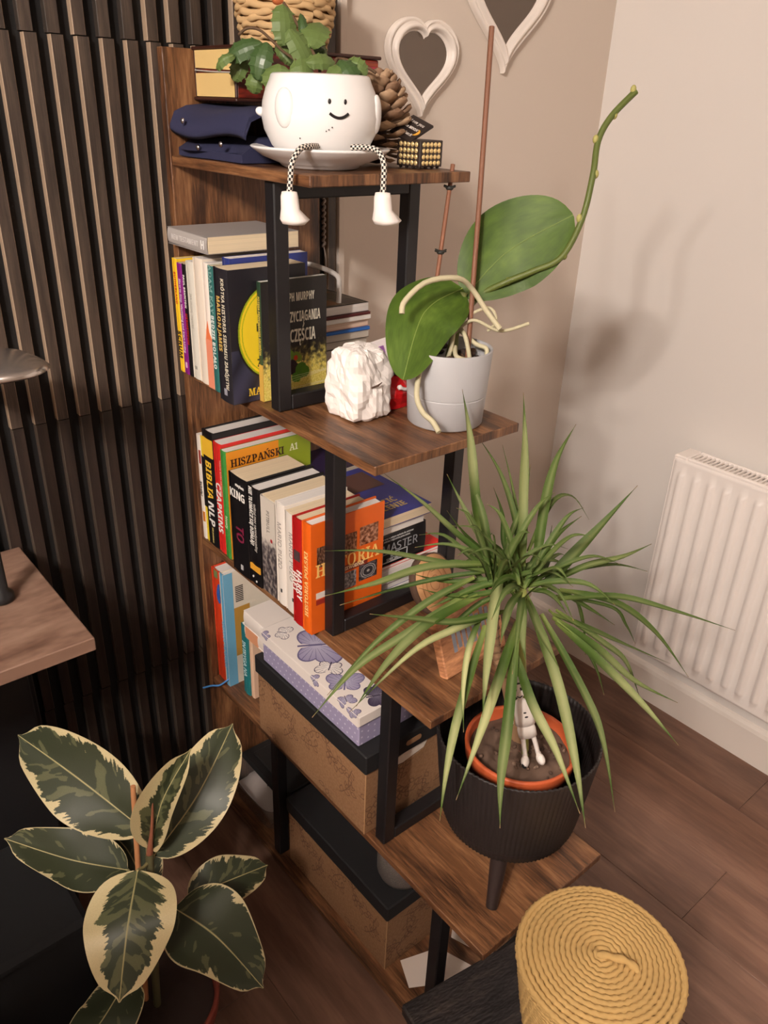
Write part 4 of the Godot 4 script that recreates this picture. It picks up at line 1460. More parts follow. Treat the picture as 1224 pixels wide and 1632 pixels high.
func music_box() -> void:
	var t := thing("trinket_box", "tiny dark box studded with gold beads, lid printed with a moon and white script", "box", V(0.340, L1, -0.258), 0.06)
	var dk := flat(50, 38, 32, 0.5)
	var st := begin()
	var s := 0.050
	bx(st, V(0, 0.0215, 0), V(s, 0.037, s), 0.001)
	part("body", done(st), dk, t)
	st = begin()
	ball(st, Vector3.ZERO, V(0.0036, 0.0036, 0.0016), 10, 6)
	st.generate_normals()
	var bead := st.commit()
	var gold: Material = mat("gold_bead", col(240, 212, 150), 0.3, 0.5)
	for side in 2:
		for i in 5:
			for j in 4:
				var o := put("bead", bead, gold, t)
				var u := -0.0165 + i * 0.0083
				o.position = V(u, 0.0085 + j * 0.0085, s / 2) if side == 0 else V(s / 2, 0.0085 + j * 0.0085, u)
				if side == 1:
					o.rotation.y = PI / 2
	for q in [V(-0.02, 0.002, 0.02), V(-0.007, 0.002, 0.02), V(0.007, 0.002, 0.02), V(0.02, 0.002, 0.02), V(0.02, 0.002, 0.006), V(0.02, 0.002, -0.008), V(0.02, 0.002, -0.02)]:
		st = begin()
		ball(st, q, V(0.0028, 0.0022, 0.0028), 8, 6)
		part("foot", done(st), dk, t)
	# open lid, leaning back over the left
	var lid := Node3D.new()
	lid.name = "lid"
	t.add_child(lid)
	lid.transform = Transform3D(Basis(V(0, 1, 0), 0.0) * Basis(V(0, 0, 1), -0.30) * Basis(V(1, 0, 0), 0.50), V(-0.016, 0.054, 0.004))
	st = begin()
	bx(st, Vector3.ZERO, V(0.047, 0.004, 0.050), 0.0008)
	part("plate", done(st), flat(40, 32, 30, 0.4), lid)
	var up := Basis(V(1, 0, 0), V(0, 0, -1), V(0, 1, 0))
	letters("Love you", 0.0055, flat(226, 216, 206), lid, V(0, 0.0024, -0.013), up, 0.9, false, true)
	letters("to the MOON", 0.0050, flat(236, 228, 218), lid, V(-0.004, 0.0024, 0.0), up, 0.8, true, true)
	letters("& back", 0.0055, flat(226, 216, 206), lid, V(0.004, 0.0024, 0.013), up, 0.9, false, true)
	st = begin()
	var moon := PackedVector2Array()
	for k in 15:
		var a := -PI * 0.5 + PI * k / 14.0
		moon.append(Vector2(cos(a), sin(a)) * 0.0075)
	for k in range(13, 0, -1):
		var a := -PI * 0.5 + PI * k / 14.0
		moon.append(Vector2(cos(a) * 0.0030, sin(a) * 0.0075))
	prism(st, moon, 0.0006, Transform3D(up, V(0.014, 0.0020, 0.004)))
	part("moon", done(st), flat(226, 166, 60), lid)

# ---------- second shelf ----------
func second_shelf() -> void:
	var t := thing("paper_parcel", "crumpled white tissue paper parcel with a small tear, in front of the clover book", "parcel", V(0.386, L2, -0.112))
	var nz := noise(12, 9.0, 3)
	var st := begin()
	var g := []
	for j in 27:
		var v := clampf(j / 26.0, 0.004, 0.996)
		var b := -PI / 2 + PI * v
		var row := []
		for i in 44:
			var a := TAU * i / 44.0
			# between a box and a ball, then dented
			var d := V(cos(a) * cos(b), sin(b), sin(a) * cos(b))
			var k := pow(pow(absf(d.x), 7.0) + pow(absf(d.y), 7.0) + pow(absf(d.z), 7.0), -1.0 / 7.0)
			var p := d * k
			var q := V(p.x * 0.039 * (1.0 - 0.12 * p.y), p.y * 0.055 + 0.054, p.z * 0.039 * (1.0 - 0.08 * p.y))
			q += d * (0.003 - 0.013 * absf(nz.get_noise_3d(q.x * 2.2, q.y * 2.2, q.z * 2.2)) + 0.006 * nz.get_noise_3d(q.x + 3.0, q.y, q.z)) + d * 0.004 * absf(nz.get_noise_3d(q.z * 6.0, q.x * 6.0, q.y * 6.0))
			q.y = maxf(q.y, 0.0006)
			row.append(q)
		g.append(row)
	sheet(st, g, [], -1, true)
	part("tissue", done(st), mat("tissue_paper", col(244, 236, 230), 0.75), t)
	st = begin()
	tube(st, [V(0.040, 0.056, 0.010), V(0.0455, 0.060, -0.001), V(0.046, 0.064, -0.008)], [0.0010, 0.0018, 0.0006], 6)
	part("tear", done(st), flat(70, 48, 36, 0.9), t)
	var c := thing("picture_card", "white card with a grey and purple print, leaning behind the tissue parcel", "card", V(0.318, L2, -0.185))
	st = begin()
	var im := Image.create(96, 72, false, Image.FORMAT_RGB8)
	im.fill(col(226, 216, 216))
	for y in 72:
		for x in 96:
			if y > 10 and y < 44 and x > 16 and x < 66:
				var f := 0.5 + 0.5 * sin(x * 0.2 + y * 0.31)
				im.set_pixel(x, y, col(96, 80, 92).lerp(col(166, 150, 160), f * (0.4 + 0.6 * absf(sin(y * 0.12)))))
			if x - y * 0.32 > 58 and x - y * 0.32 < 70 and y > 8 and y < 62:
				im.set_pixel(x, y, col(132, 76, 146))
	disc(im, 58, 18, 6, col(216, 206, 210))
	face(st, [V(0.004, 0.002, 0.045), V(0.004, 0.002, -0.055), V(-0.002, 0.094, -0.058), V(-0.010, 0.078, 0.042)], [Vector2(0, 1), Vector2(1, 1), Vector2(1, 0), Vector2(0, 0)], V(1, 0, 0))
	part("print", done(st), picture("card_print", im, 0.5), c)
	st = begin()
	for q in [-0.0012]:
		face(st, [V(0.004 + q, 0.0, 0.046), V(0.004 + q, 0.0, -0.056), V(-0.002 + q, 0.096, -0.059), V(-0.010 + q, 0.080, 0.043)], [], V(-1, 0, 0))
	part("backing", done(st), flat(228, 220, 216), c)
	var r := thing("red_packet", "glossy red and white crumpled packet between tissue parcel and orchid pot", "packet", V(0.392, L2, -0.185))
	st = begin()
	var g2 := []
	var n2 := noise(19, 30.0, 2)
	for j in 9:
		var row := []
		for i in 14:
			var a := TAU * i / 14.0
			var f := j / 8.0
			var w := 0.026 * (1.0 - 0.75 * pow(f, 3.0))
			var q := V(cos(a) * w * 0.55, f * 0.052 + 0.0006, sin(a) * w * 1.1)
			q += V(cos(a), 0, sin(a)) * 0.006 * n2.get_noise_3d(q.x, q.y, q.z)
			row.append(q)
		g2.append(row)
	sheet(st, g2, [], -1, true)
	part("foil", done(st), flat(190, 26, 30, 0.22), r)
	st = begin()
	tube(st, spline([V(0.016, 0.040, 0.010), V(0.019, 0.034, -0.004), V(0.016, 0.036, -0.016)], 8), [0.003, 0.005, 0.003], 6)
	part("white_flash", done(st), flat(232, 220, 216, 0.3), r)
	# white plastic strap and hanging cord behind the books
	st = begin()
	tube(st, spline([V(0.030, 1.290, -0.195), V(0.078, 1.288, -0.2), V(0.150, 1.290, -0.2), V(0.200, 1.282, -0.205), V(0.206, 1.262, -0.206), V(0.205, 1.236, -0.206)], 30), [0.0045], 8)
	tag(part("strap", done(st), flat(206, 200, 194, 0.5)), "white curved plastic strap behind the clover book", "strap")
	st = begin()
	var cd := []
	for k in 90:
		var f := k / 89.0
		cd.append(V(0.006 + 0.002 * cos(f * 84.0), 1.446 - 0.15 * f, -0.318 + 0.0020 * sin(f * 84.0)))
	tube(st, cd, [0.0030], 6)
	tube(st, spline([V(0.006, 1.297, -0.318), V(0.008, 1.26, -0.322), V(0.006, 1.15, -0.320), V(0.007, 1.02, -0.322)], 20), [0.0014], 6)
	tag(part("cord", done(st), flat(134, 120, 110, 0.8)), "twisted grey cord hanging on the wall behind the second shelf", "cord")

# ---------- third and fourth shelf ----------
func sign_block() -> void:
	var t := thing("wooden_block", "small pale wooden block with faded blue-grey painted strokes, leaning on the third shelf", "ornament", V(0.656, L3 + 0.001, -0.150))
	t.rotation = V(0, 0.04, 0.36)
	var st := begin()
	bx2(st, V(-0.018, 0.0, -0.078), V(0.0, 0.104, 0.066), 0.002, 2)
	part("block", done(st), mat("pale_wood", Color(1.55, 1.38, 1.15), 0.6, 0.0, M["desk_wood"].albedo_texture, V(3, 6, 1)), t)
	for k in 9:
		st = begin()
		var z := 0.036 - k * 0.0115
		bx2(st, V(0.0, 0.036 + 0.004 * (k % 2), z - 0.0038), V(0.0006, 0.086 - 0.003 * (k % 3), z + 0.0038), 0.0)
		part("painted_stroke", done(st), flat(146, 150, 160, 0.8), t)
	var s := thing("wood_slice", "round slice of birch log with bark rim, propped against the book pile", "ornament", V(0.518, L3 + 0.005, -0.212))
	s.rotation = V(0, 0.25, 0.45)
	st = begin()
	lathe(st, [Vector2(0.001, 0.0), Vector2(0.052, 0.0), Vector2(0.0525, 0.014), Vector2(0.001, 0.0145)], 40, Vector3.ZERO, func(a, y, r): return r * (1.0 + 0.03 * sin(a * 3.0 + 1.0)), Transform3D(Basis(V(0, 0, 1), -PI / 2), V(-0.0145, 0.054, 0)))
	part("disc", done(st), flat(196, 146, 98, 0.7), s)
	st = begin()
	lathe(st, [Vector2(0.0520, 0.0), Vector2(0.0555, 0.001), Vector2(0.0555, 0.0135), Vector2(0.0526, 0.0142)], 40, Vector3.ZERO, func(a, y, r): return r * (1.0 + 0.03 * sin(a * 3.0 + 1.0)) , Transform3D(Basis(V(0, 0, 1), -PI / 2), V(-0.0145, 0.054, 0)))
	part("bark", done(st), flat(84, 62, 48, 0.9), s)
	for k in 3:
		st = begin()
		var ring := []
		for i in 41:
			var a := TAU * i / 40.0
			var rr := (0.013 + k * 0.012) * (1.0 + 0.04 * sin(a * 3.0 + 1.0 + k))
			ring.append(V(0.0002, 0.054 + sin(a) * rr, cos(a) * rr))
		tube(st, ring, [0.0005], 4, false)
		part("growth_ring", done(st), flat(150, 102, 66, 0.8), s)

func kraft_material(key: String, seed_: int) -> StandardMaterial3D:
	# brown board with fine botanical line print
	var im := Image.create(256, 256, false, Image.FORMAT_RGB8)
	var base := col(142, 105, 73)
	var line := col(100, 68, 46)
	im.fill(base)
	grain(im, 0.05, seed_)
	var r := RandomNumberGenerator.new()
	r.seed = seed_
	for k in 9:
		var p := Vector2(r.randf() * 256, r.randf() * 256)
		var a := r.randf() * TAU
		for i in 90:
			a += r.randf_range(-0.05, 0.07)
			p += Vector2(cos(a), sin(a))
			im.fill_rect(Rect2i(posmod(int(p.x), 255), posmod(int(p.y), 255), 2, 2), line)
			if i % 18 == 9:
				# a leaf: two bowed lines
				var b: float = a + (0.9 if (i / 18) % 2 == 0 else -0.9)
				var ax := Vector2(cos(b), sin(b))
				var sd := Vector2(-ax.y, ax.x)
				for q in 24:
					var f := q / 23.0
					for sg in [-1.0, 1.0]:
						var e: Vector2 = p + ax * f * 22.0 + sd * sg * 6.5 * sin(PI * pow(f, 0.8))
						im.fill_rect(Rect2i(posmod(int(e.x), 255), posmod(int(e.y), 255), 2, 2), line)
	im.generate_mipmaps()
	return mat(key, Color(1, 1, 1), 0.75, 0.0, ImageTexture.create_from_image(im), V(5.5, 5.5, 1))

func storage_box(label: String, a: Vector3, b: Vector3, lid_h: float, hole: bool) -> Node3D:
	var t := thing("storage_box", label, "box", V((a.x + b.x) / 2, a.y, (a.z + b.z) / 2), 0.0, "kraft storage boxes with black lids")
	var hx := (b.x - a.x) / 2
	var hz := (b.z - a.z) / 2
	var h := b.y - a.y
	var st := begin()
	var lidm := flat(16, 15, 17, 0.7)
	if hole:
		# body with an oval hand hole in its right end, white paper showing behind it
		bx2(st, V(-hx, 0, -hz), V(hx - 0.003, h - 0.004, hz), 0.0015)
		part("carton", done(st), M["kraft_print"], t)
		st = begin()
		var ring := PackedVector2Array([Vector2(-hz, 0.0), Vector2(hz, 0.0), Vector2(hz, h - 0.004), Vector2(-hz, h - 0.004)])
		var slot := PackedVector2Array()
		for k in 20:
			var an := TAU * k / 20.0
			slot.append(Vector2(cos(an) * 0.045 - 0.02, sin(an) * 0.013 + h - 0.055))
		var cut := PackedVector2Array()
		cut.append_array(ring)
		cut.append(ring[0])
		var bridge := []
		for k in 21:
			bridge.append(slot[(12 - k + 40) % 20])
		for q in bridge:
			cut.append(q)
		prism(st, cut, 0.003, Transform3D(Basis(V(0, 0, -1), V(0, 1, 0), V(1, 0, 0)), V(hx - 0.003, 0, 0)))
		part("end_panel", done(st), M["kraft_print"], t)
		st = begin()
		prism(st, PackedVector2Array([Vector2(-0.068, h - 0.060), Vector2(-0.03, h - 0.0655), Vector2(0.02, h - 0.058), Vector2(0.028, h - 0.044), Vector2(-0.02, h - 0.043), Vector2(-0.06, h - 0.052)]), 0.0012, Transform3D(Basis(V(0, 0, -1), V(0, 1, 0), V(1, 0, 0)), V(hx - 0.0008, 0, 0)))
		part("paper_showing", done(st), flat(226, 214, 200, 0.7), t)
	else:
		bx2(st, V(-hx, 0, -hz), V(hx, h - 0.004, hz), 0.0015)
		part("carton", done(st), M["kraft_print"], t)
	st = begin()
	bx2(st, V(-hx - 0.004, h - lid_h, -hz - 0.004), V(hx + 0.004, h, hz + 0.004), 0.0025)
	part("lid", done(st), lidm, t)
	st = begin()
	var slot2 := PackedVector2Array()
	for k in 16:
		var an := TAU * k / 16.0
		slot2.append(Vector2(signf(cos(an)) * 0.012 + cos(an) * 0.006, sin(an) * 0.006))
	prism(st, slot2, 0.0008, Transform3D(Basis(V(0, 0, -1), V(0, 1, 0), V(1, 0, 0)), V(hx + 0.0038, h - lid_h * 0.5, 0.01)))
	part("lid_slot", done(st), flat(150, 112, 78, 0.8), t)
	st = begin()
	bx2(st, V(hx - 0.0008, 0.002, hz - 0.0008), V(hx + 0.0006, h - lid_h, hz + 0.0006), 0.0)
	part("corner_seam", done(st), flat(186, 146, 104, 0.7), t)
	return t

func butterfly(st: SurfaceTool, im: Image, cx: float, cy: float, s: float, ang: float, fill: Color, ink: Color) -> void:
	for y in range(int(cy - s), int(cy + s)):
		for x in range(int(cx - s), int(cx + s)):
			if x < 0 or y < 0 or x >= im.get_width() or y >= im.get_height():
				continue
			var q := Vector2(x - cx, y - cy).rotated(-ang) / s
			var r := q.length()
			var th := atan2(q.y, absf(q.x))
			var edge := 0.0
			if th < 0.05:
				edge = 0.95 * (0.62 + 0.38 * sin((th + 1.25) * 2.4))
			else:
				edge = 0.72 * (0.70 + 0.30 * sin((th) * 2.6 + 0.4))
			if absf(th) > 1.32:
				edge = 0.16
			if r < edge:
				var vein := absf(sin(th * 11.0)) < 0.16 and r > 0.15
				var c := ink if (r > edge - 0.05 or vein) else fill.lerp(Color(1, 1, 1), 0.35 * (1.0 - r / edge))
				im.set_pixel(x, y, c)
			if absf(q.x) < 0.035 and q.y > -0.35 and q.y < 0.45:
				im.set_pixel(x, y, ink)

func butterfly_box() -> void:
	var t := thing("butterfly_box", "gift box with lavender dotted base and white lid printed with butterflies", "box", V(0.398, L4 + 0.1895, -0.095))
	var hx := 0.150
	var hz := 0.098
	var im := Image.create(128, 128, false, Image.FORMAT_RGB8)
	im.fill(col(150, 142, 172))
	for j in 8:
		for i in 8:
			disc(im, i * 16 + 4 + (8 if j % 2 == 1 else 0), j * 16 + 8, 2.2, col(206, 200, 214))
	im.generate_mipmaps()
	var st := begin()
	bx2(st, V(-hx, 0, -hz), V(hx, 0.056, hz), 0.002)
	part("base", done(st), mat("lavender_dots", Color(1, 1, 1), 0.6, 0.0, ImageTexture.create_from_image(im), V(9, 9, 1)), t)
	st = begin()
	bx2(st, V(-hx - 0.004, 0.047, -hz - 0.004), V(hx + 0.004, 0.070, hz + 0.004), 0.002)
	part("lid", done(st), flat(232, 222, 214, 0.5), t)
	# the printed sheet wraps the top and the front lip of the lid
	im = Image.create(512, 352, false, Image.FORMAT_RGB8)
	im.fill(col(232, 222, 214))
	var lil := col(150, 142, 172)
	var ink := col(50, 42, 66)
	butterfly(st, im, 170, 226, 118, 0.55, lil, col(96, 88, 124))
	butterfly(st, im, 372, 262, 66, -0.9, lil, col(96, 88, 124))
	butterfly(st, im, 40, 150, 70, 0.2, col(60, 50, 78), ink)
	butterfly(st, im, 54, 268, 40, 0.9, col(232, 222, 214), ink)
	butterfly(st, im, 284, 252, 50, 2.4, col(232, 222, 214), ink)
	butterfly(st, im, 110, 130, 56, -0.6, lil, col(96, 88, 124))
	butterfly(st, im, 470, 226, 64, 0.4, col(56, 48, 72), ink)
	butterfly(st, im, 430, 300, 34, 1.9, lil, ink)
	butterfly(st, im, 320, 120, 70, 1.2, lil, col(96, 88, 124))
	butterfly(st, im, 120, 90, 60, -0.3, lil, col(96, 88, 124))
	butterfly(st, im, 30, 318, 24, 0.3, lil, ink)
	butterfly(st, im, 300, 322, 26, 0.8, lil, ink)
	butterfly(st, im, 484, 320, 28, -0.6, lil, ink)
	var pm := picture("butterfly_print", im, 0.5)
	st = begin()
	var w := hx + 0.0035
	var d := hz + 0.0035
	face(st, [V(-w, 0.0703, -d), V(w, 0.0703, -d), V(w, 0.0703, d), V(-w, 0.0703, d)], [Vector2(0, 0), Vector2(1, 0), Vector2(1, 0.9), Vector2(0, 0.9)], V(0, 1, 0))
	face(st, [V(-w, 0.0695, d + 0.0008), V(w, 0.0695, d + 0.0008), V(w, 0.0475, d + 0.0008), V(-w, 0.0475, d + 0.0008)], [Vector2(0, 0.9), Vector2(1, 0.9), Vector2(1, 1), Vector2(0, 1)], V(0, 0, 1))
	part("lid_print", done(st), pm, t)

func lower_shelves() -> void:
	kraft_material("kraft_print", 41)
	storage_box("kraft box with black lid and paper showing in its hand hole, fourth shelf", V(0.2255, L4 + 0.0005, -0.225), V(0.5720, L4 + 0.189, 0.004), 0.042, true)
	butterfly_box()
	storage_box("kraft storage box with black lid on the bottom shelf, carrying the grey jar", V(0.285, L5 + 0.0005, -0.245), V(0.618, L5 + 0.188, -0.022), 0.038, false)
	# clear tub with folded clothes, black lid lying on top
	var t := thing("plastic_tub", "clear plastic tub on the bottom shelf behind the black post", "tub", V(0.118, L5 + 0.0005, -0.135))
	var clear: Material = mat("clear_plastic", Color(0.75, 0.72, 0.70, 0.25), 0.12)
	clear.transparency = BaseMaterial3D.TRANSPARENCY_ALPHA
	var st := begin()
	var g := []
	for q in [[0.0, -0.012], [0.002, -0.006], [0.065, 0.0], [0.069, 0.004], [0.071, 0.004]]:
		var row := []
		for k in 40:
			var a := TAU * k / 40.0
			var cx := signf(cos(a)) * pow(absf(cos(a)), 0.35)
			var sz := signf(sin(a)) * pow(absf(sin(a)), 0.35)
			row.append(V(cx * (0.094 + q[1]), q[0], sz * (0.118 + q[1])))
		g.append(row)
	sheet(st, g, [], 1, true)
	face(st, g[0], [], V(0, -1, 0))
	part("wall", done(st), clear, t)
	var tex := thing("folded_clothes", "white and grey folded cloth heaped inside the plastic tub", "clothes", V(0.118, L5 + 0.003, -0.135))
	var nz := noise(44, 14.0, 3)
	for k in 3:
		st = begin()
		g = []
		for j in 9:
			var row := []
			for i in 11:
				var x := -0.074 + 0.148 * i / 10.0
				var z := -0.098 + 0.200 * j / 8.0
				var e := minf(minf(i, 10 - i), minf(j, 8 - j))
				row.append(V(x, (0.026 + 0.021 * k) * minf(1.0, 0.35 + e * 0.4) + 0.010 * nz.get_noise_2d(x + k, z), z - 0.03 * k * 0.0))
			g.append(row)
		sheet(st, g, [], 1)
		part("garment", done(st), [flat(70, 62, 64, 0.9), flat(170, 160, 154, 0.9), flat(190, 180, 174, 0.9)][k], tex)
	for q in [[-0.03, 0.05, 0.02], [0.02, 0.075, 0.045]]:
		st = begin()
		tube(st, spline([V(q[0], 0.078, q[1]), V(q[0] + 0.012, 0.082, q[1] - 0.01), V(q[0] + 0.022, 0.079, q[2])], 8), [0.0035], 6)
		part("dark_loop", done(st), flat(26, 24, 34, 0.8), tex)
	st = begin()
	bx2(st, V(0.024, L5 + 0.0885, -0.285), V(0.240, L5 + 0.102, -0.052), 0.006)
	bx2(st, V(0.050, L5 + 0.102, -0.265), V(0.212, L5 + 0.108, -0.075), 0.004)
	tag(part("tub_lid", done(st), flat(30, 30, 30, 0.5)), "black plastic lid lying across the clear tub", "lid")
	# speckled jar
	var jar := thing("jar", "round grey speckled stoneware jar on the lower black lid", "jar", V(0.577, L5 + 0.1885, -0.092))
	var im := Image.create(128, 128, false, Image.FORMAT_RGB8)
	im.fill(col(88, 82, 78))
	for k in 900:
		var c: Color = [col(140, 132, 124), col(52, 48, 46), col(120, 100, 84)][rng.randi() % 3]
		im.set_pixel(rng.randi() % 128, rng.randi() % 128, c)
		im.set_pixel(rng.randi() % 128, rng.randi() % 128, c)
	im.generate_mipmaps()
	st = begin()
	lathe(st, [Vector2(0.001, 0.0), Vector2(0.034, 0.0), Vector2(0.044, 0.006), Vector2(0.0495, 0.02), Vector2(0.050, 0.07), Vector2(0.046, 0.085), Vector2(0.043, 0.088), Vector2(0.042, 0.083), Vector2(0.001, 0.08)], 40)
	done(st)
	part("body", st, mat("stoneware", Color(1, 1, 1), 0.6, 0.0, ImageTexture.create_from_image(im), V(3, 9, 1)), jar)
	st = begin()
	ball(st, V(-0.012, 0.098, 0.036), V(0.010, 0.009, 0.010), 14, 8)
	ball(st, V(0.0, 0.088, 0.018), V(0.012, 0.010, 0.014), 14, 8)
	part("stopper", done(st), flat(120, 26, 26, 0.4), jar)
	# white cards and clip by the front leg
	var cards := thing("price_cards", "two white cards with a metal clip lying by the front leg of the bottom shelf", "cards", V(0.665, L5 + 0.0005, -0.040))
	st = begin()
	prism(st, PackedVector2Array([Vector2(-0.035, -0.012), Vector2(0.018, 0.012), Vector2(0.045, -0.04), Vector2(0.062, -0.125), Vector2(-0.012, -0.095)]), 0.0008, Transform3D(Basis(V(1, 0, 0), V(0, 0.12, 1), V(0, 1, -0.12)), V(0, 0.016, 0)))
	part("card", done(st), flat(226, 212, 200, 0.6), cards)
	st = begin()
	bx(st, V(0.036, 0.020, -0.05), V(0.012, 0.006, 0.022), 0.001)
	part("clip", done(st), M["chrome"], cards)
	st = begin()
	bx(st, V(0.175, 0.085, -0.150), V(0.09, 0.165, 0.008), 0.001, 0, Transform3D(Basis(V(0, 1, 0), 0.35), V(-0.02, 0.0, 0.05)))
	tag(part("white_board", done(st), flat(222, 212, 204, 0.6)), "white board standing on the bottom shelf behind the front leg", "board")
	var wb := get_node("white_board") as Node3D
	wb.position = V(0.600, L5, -0.04)

# ---------- plants ----------
# broad leaf from base through mid to tip; side points to its right edge
func broad_leaf(t: Node3D, ctrl: Array, side: Vector3, hw: float, m: Material, fold := 0.12, shape := 0.85, round_tip := false, cup := 0.0) -> void:
	var n := 26
	var pts := spline(ctrl, n)
	var g := []
	var uv := []
	for j in n + 1:
		var f := float(j) / n
		var d: Vector3 = (pts[min(j + 1, n)] - pts[max(j - 1, 0)]).normalized()
		var s := (side - d * side.dot(d)).normalized()
		var nn := s.cross(d)
		var w := pow(maxf(0.0, sin(PI * pow(clampf(f, 0.003, 0.997), shape))), 0.72 if not round_tip else 0.66)
		if not round_tip:
			w *= 1.0 - 0.72 * smoothstep(0.86, 0.97, f)
		w = maxf(w * hw, 0.0012)
		var row := []
		var ur := []
		for i in 11:
			var u := (i - 5) / 5.0
			var lift := absf(u) * fold * w + cup * u * u * w
			var wave := 0.010 * w / hw * sin(f * 9.0 + u * 2.0) * absf(u) * 0.5
			row.append(pts[j] + s * u * w + nn * (lift + wave))
			ur.append(Vector2(u * 0.5 + 0.5, 1.0 - f))
		g.append(row)
		uv.append(ur)
	var st := begin()
	sheet(st, g, uv, 1)
	var o := part("leaf", done_keep(st), m, t)
	# raised midrib along the leaf
	st = begin()
	var rib := []
	for j in n + 1:
		rib.append(g[j][5])
	tube(st, rib, [maxf(0.0014, hw * 0.028), 0.0007], 6)
	part("midrib", done(st), M["midrib_pale"] if m.get_meta("pale", false) else M["midrib_green"], o)

func variegated(key: String, seed_: int, cream: float, patch := 0.5) -> Material:
	var w := 160
	var h := 256
	var im := Image.create(w, h, false, Image.FORMAT_RGB8)
	var n1 := noise(seed_, 1.0, 4)
	var n2 := noise(seed_ + 5, 1.0, 3)
	var dark := col(50, 57, 36)
	var mid := col(92, 95, 64)
	var pale := col(212, 196, 150)
	for y in h:
		for x in w:
			var u := (x + 0.5) / w * 2.0 - 1.0
			var v := float(y) / h
			# veins run outwards and towards the tip, so patches are drawn out along them
			var along := v * 7.0 + absf(u) * 1.3
			var s := 3.0 if u > 0 else -3.0
			var e := absf(u) + 0.34 * n1.get_noise_2d(along * 0.8, s + absf(u) * 0.7) + 0.12 * n1.get_noise_2d(along * 6.0, s * 2.0)
			var c := dark
			var p := n2.get_noise_2d(along * 1.0, s + absf(u) * 0.9)
			if p > 0.42 - patch * 0.5:
				c = mid
			if e > 1.0 - cream:
				c = pale
			if absf(u) > 0.965:
				c = pale
			if absf(u) < 0.022:
				c = col(140, 136, 98)
			var f := 1.0 + 0.05 * n2.get_noise_2d(x * 0.3, y * 0.3)
			im.set_pixel(x, y, Color(clampf(c.r * f, 0, 1), clampf(c.g * f, 0, 1), clampf(c.b * f, 0, 1)))
	im.generate_mipmaps()
	var m: Material = mat(key, Color(0.92, 0.92, 0.92), 0.48, 0.0, ImageTexture.create_from_image(im))
	m.texture_repeat = false
	m.set_meta("pale", true)
	return m

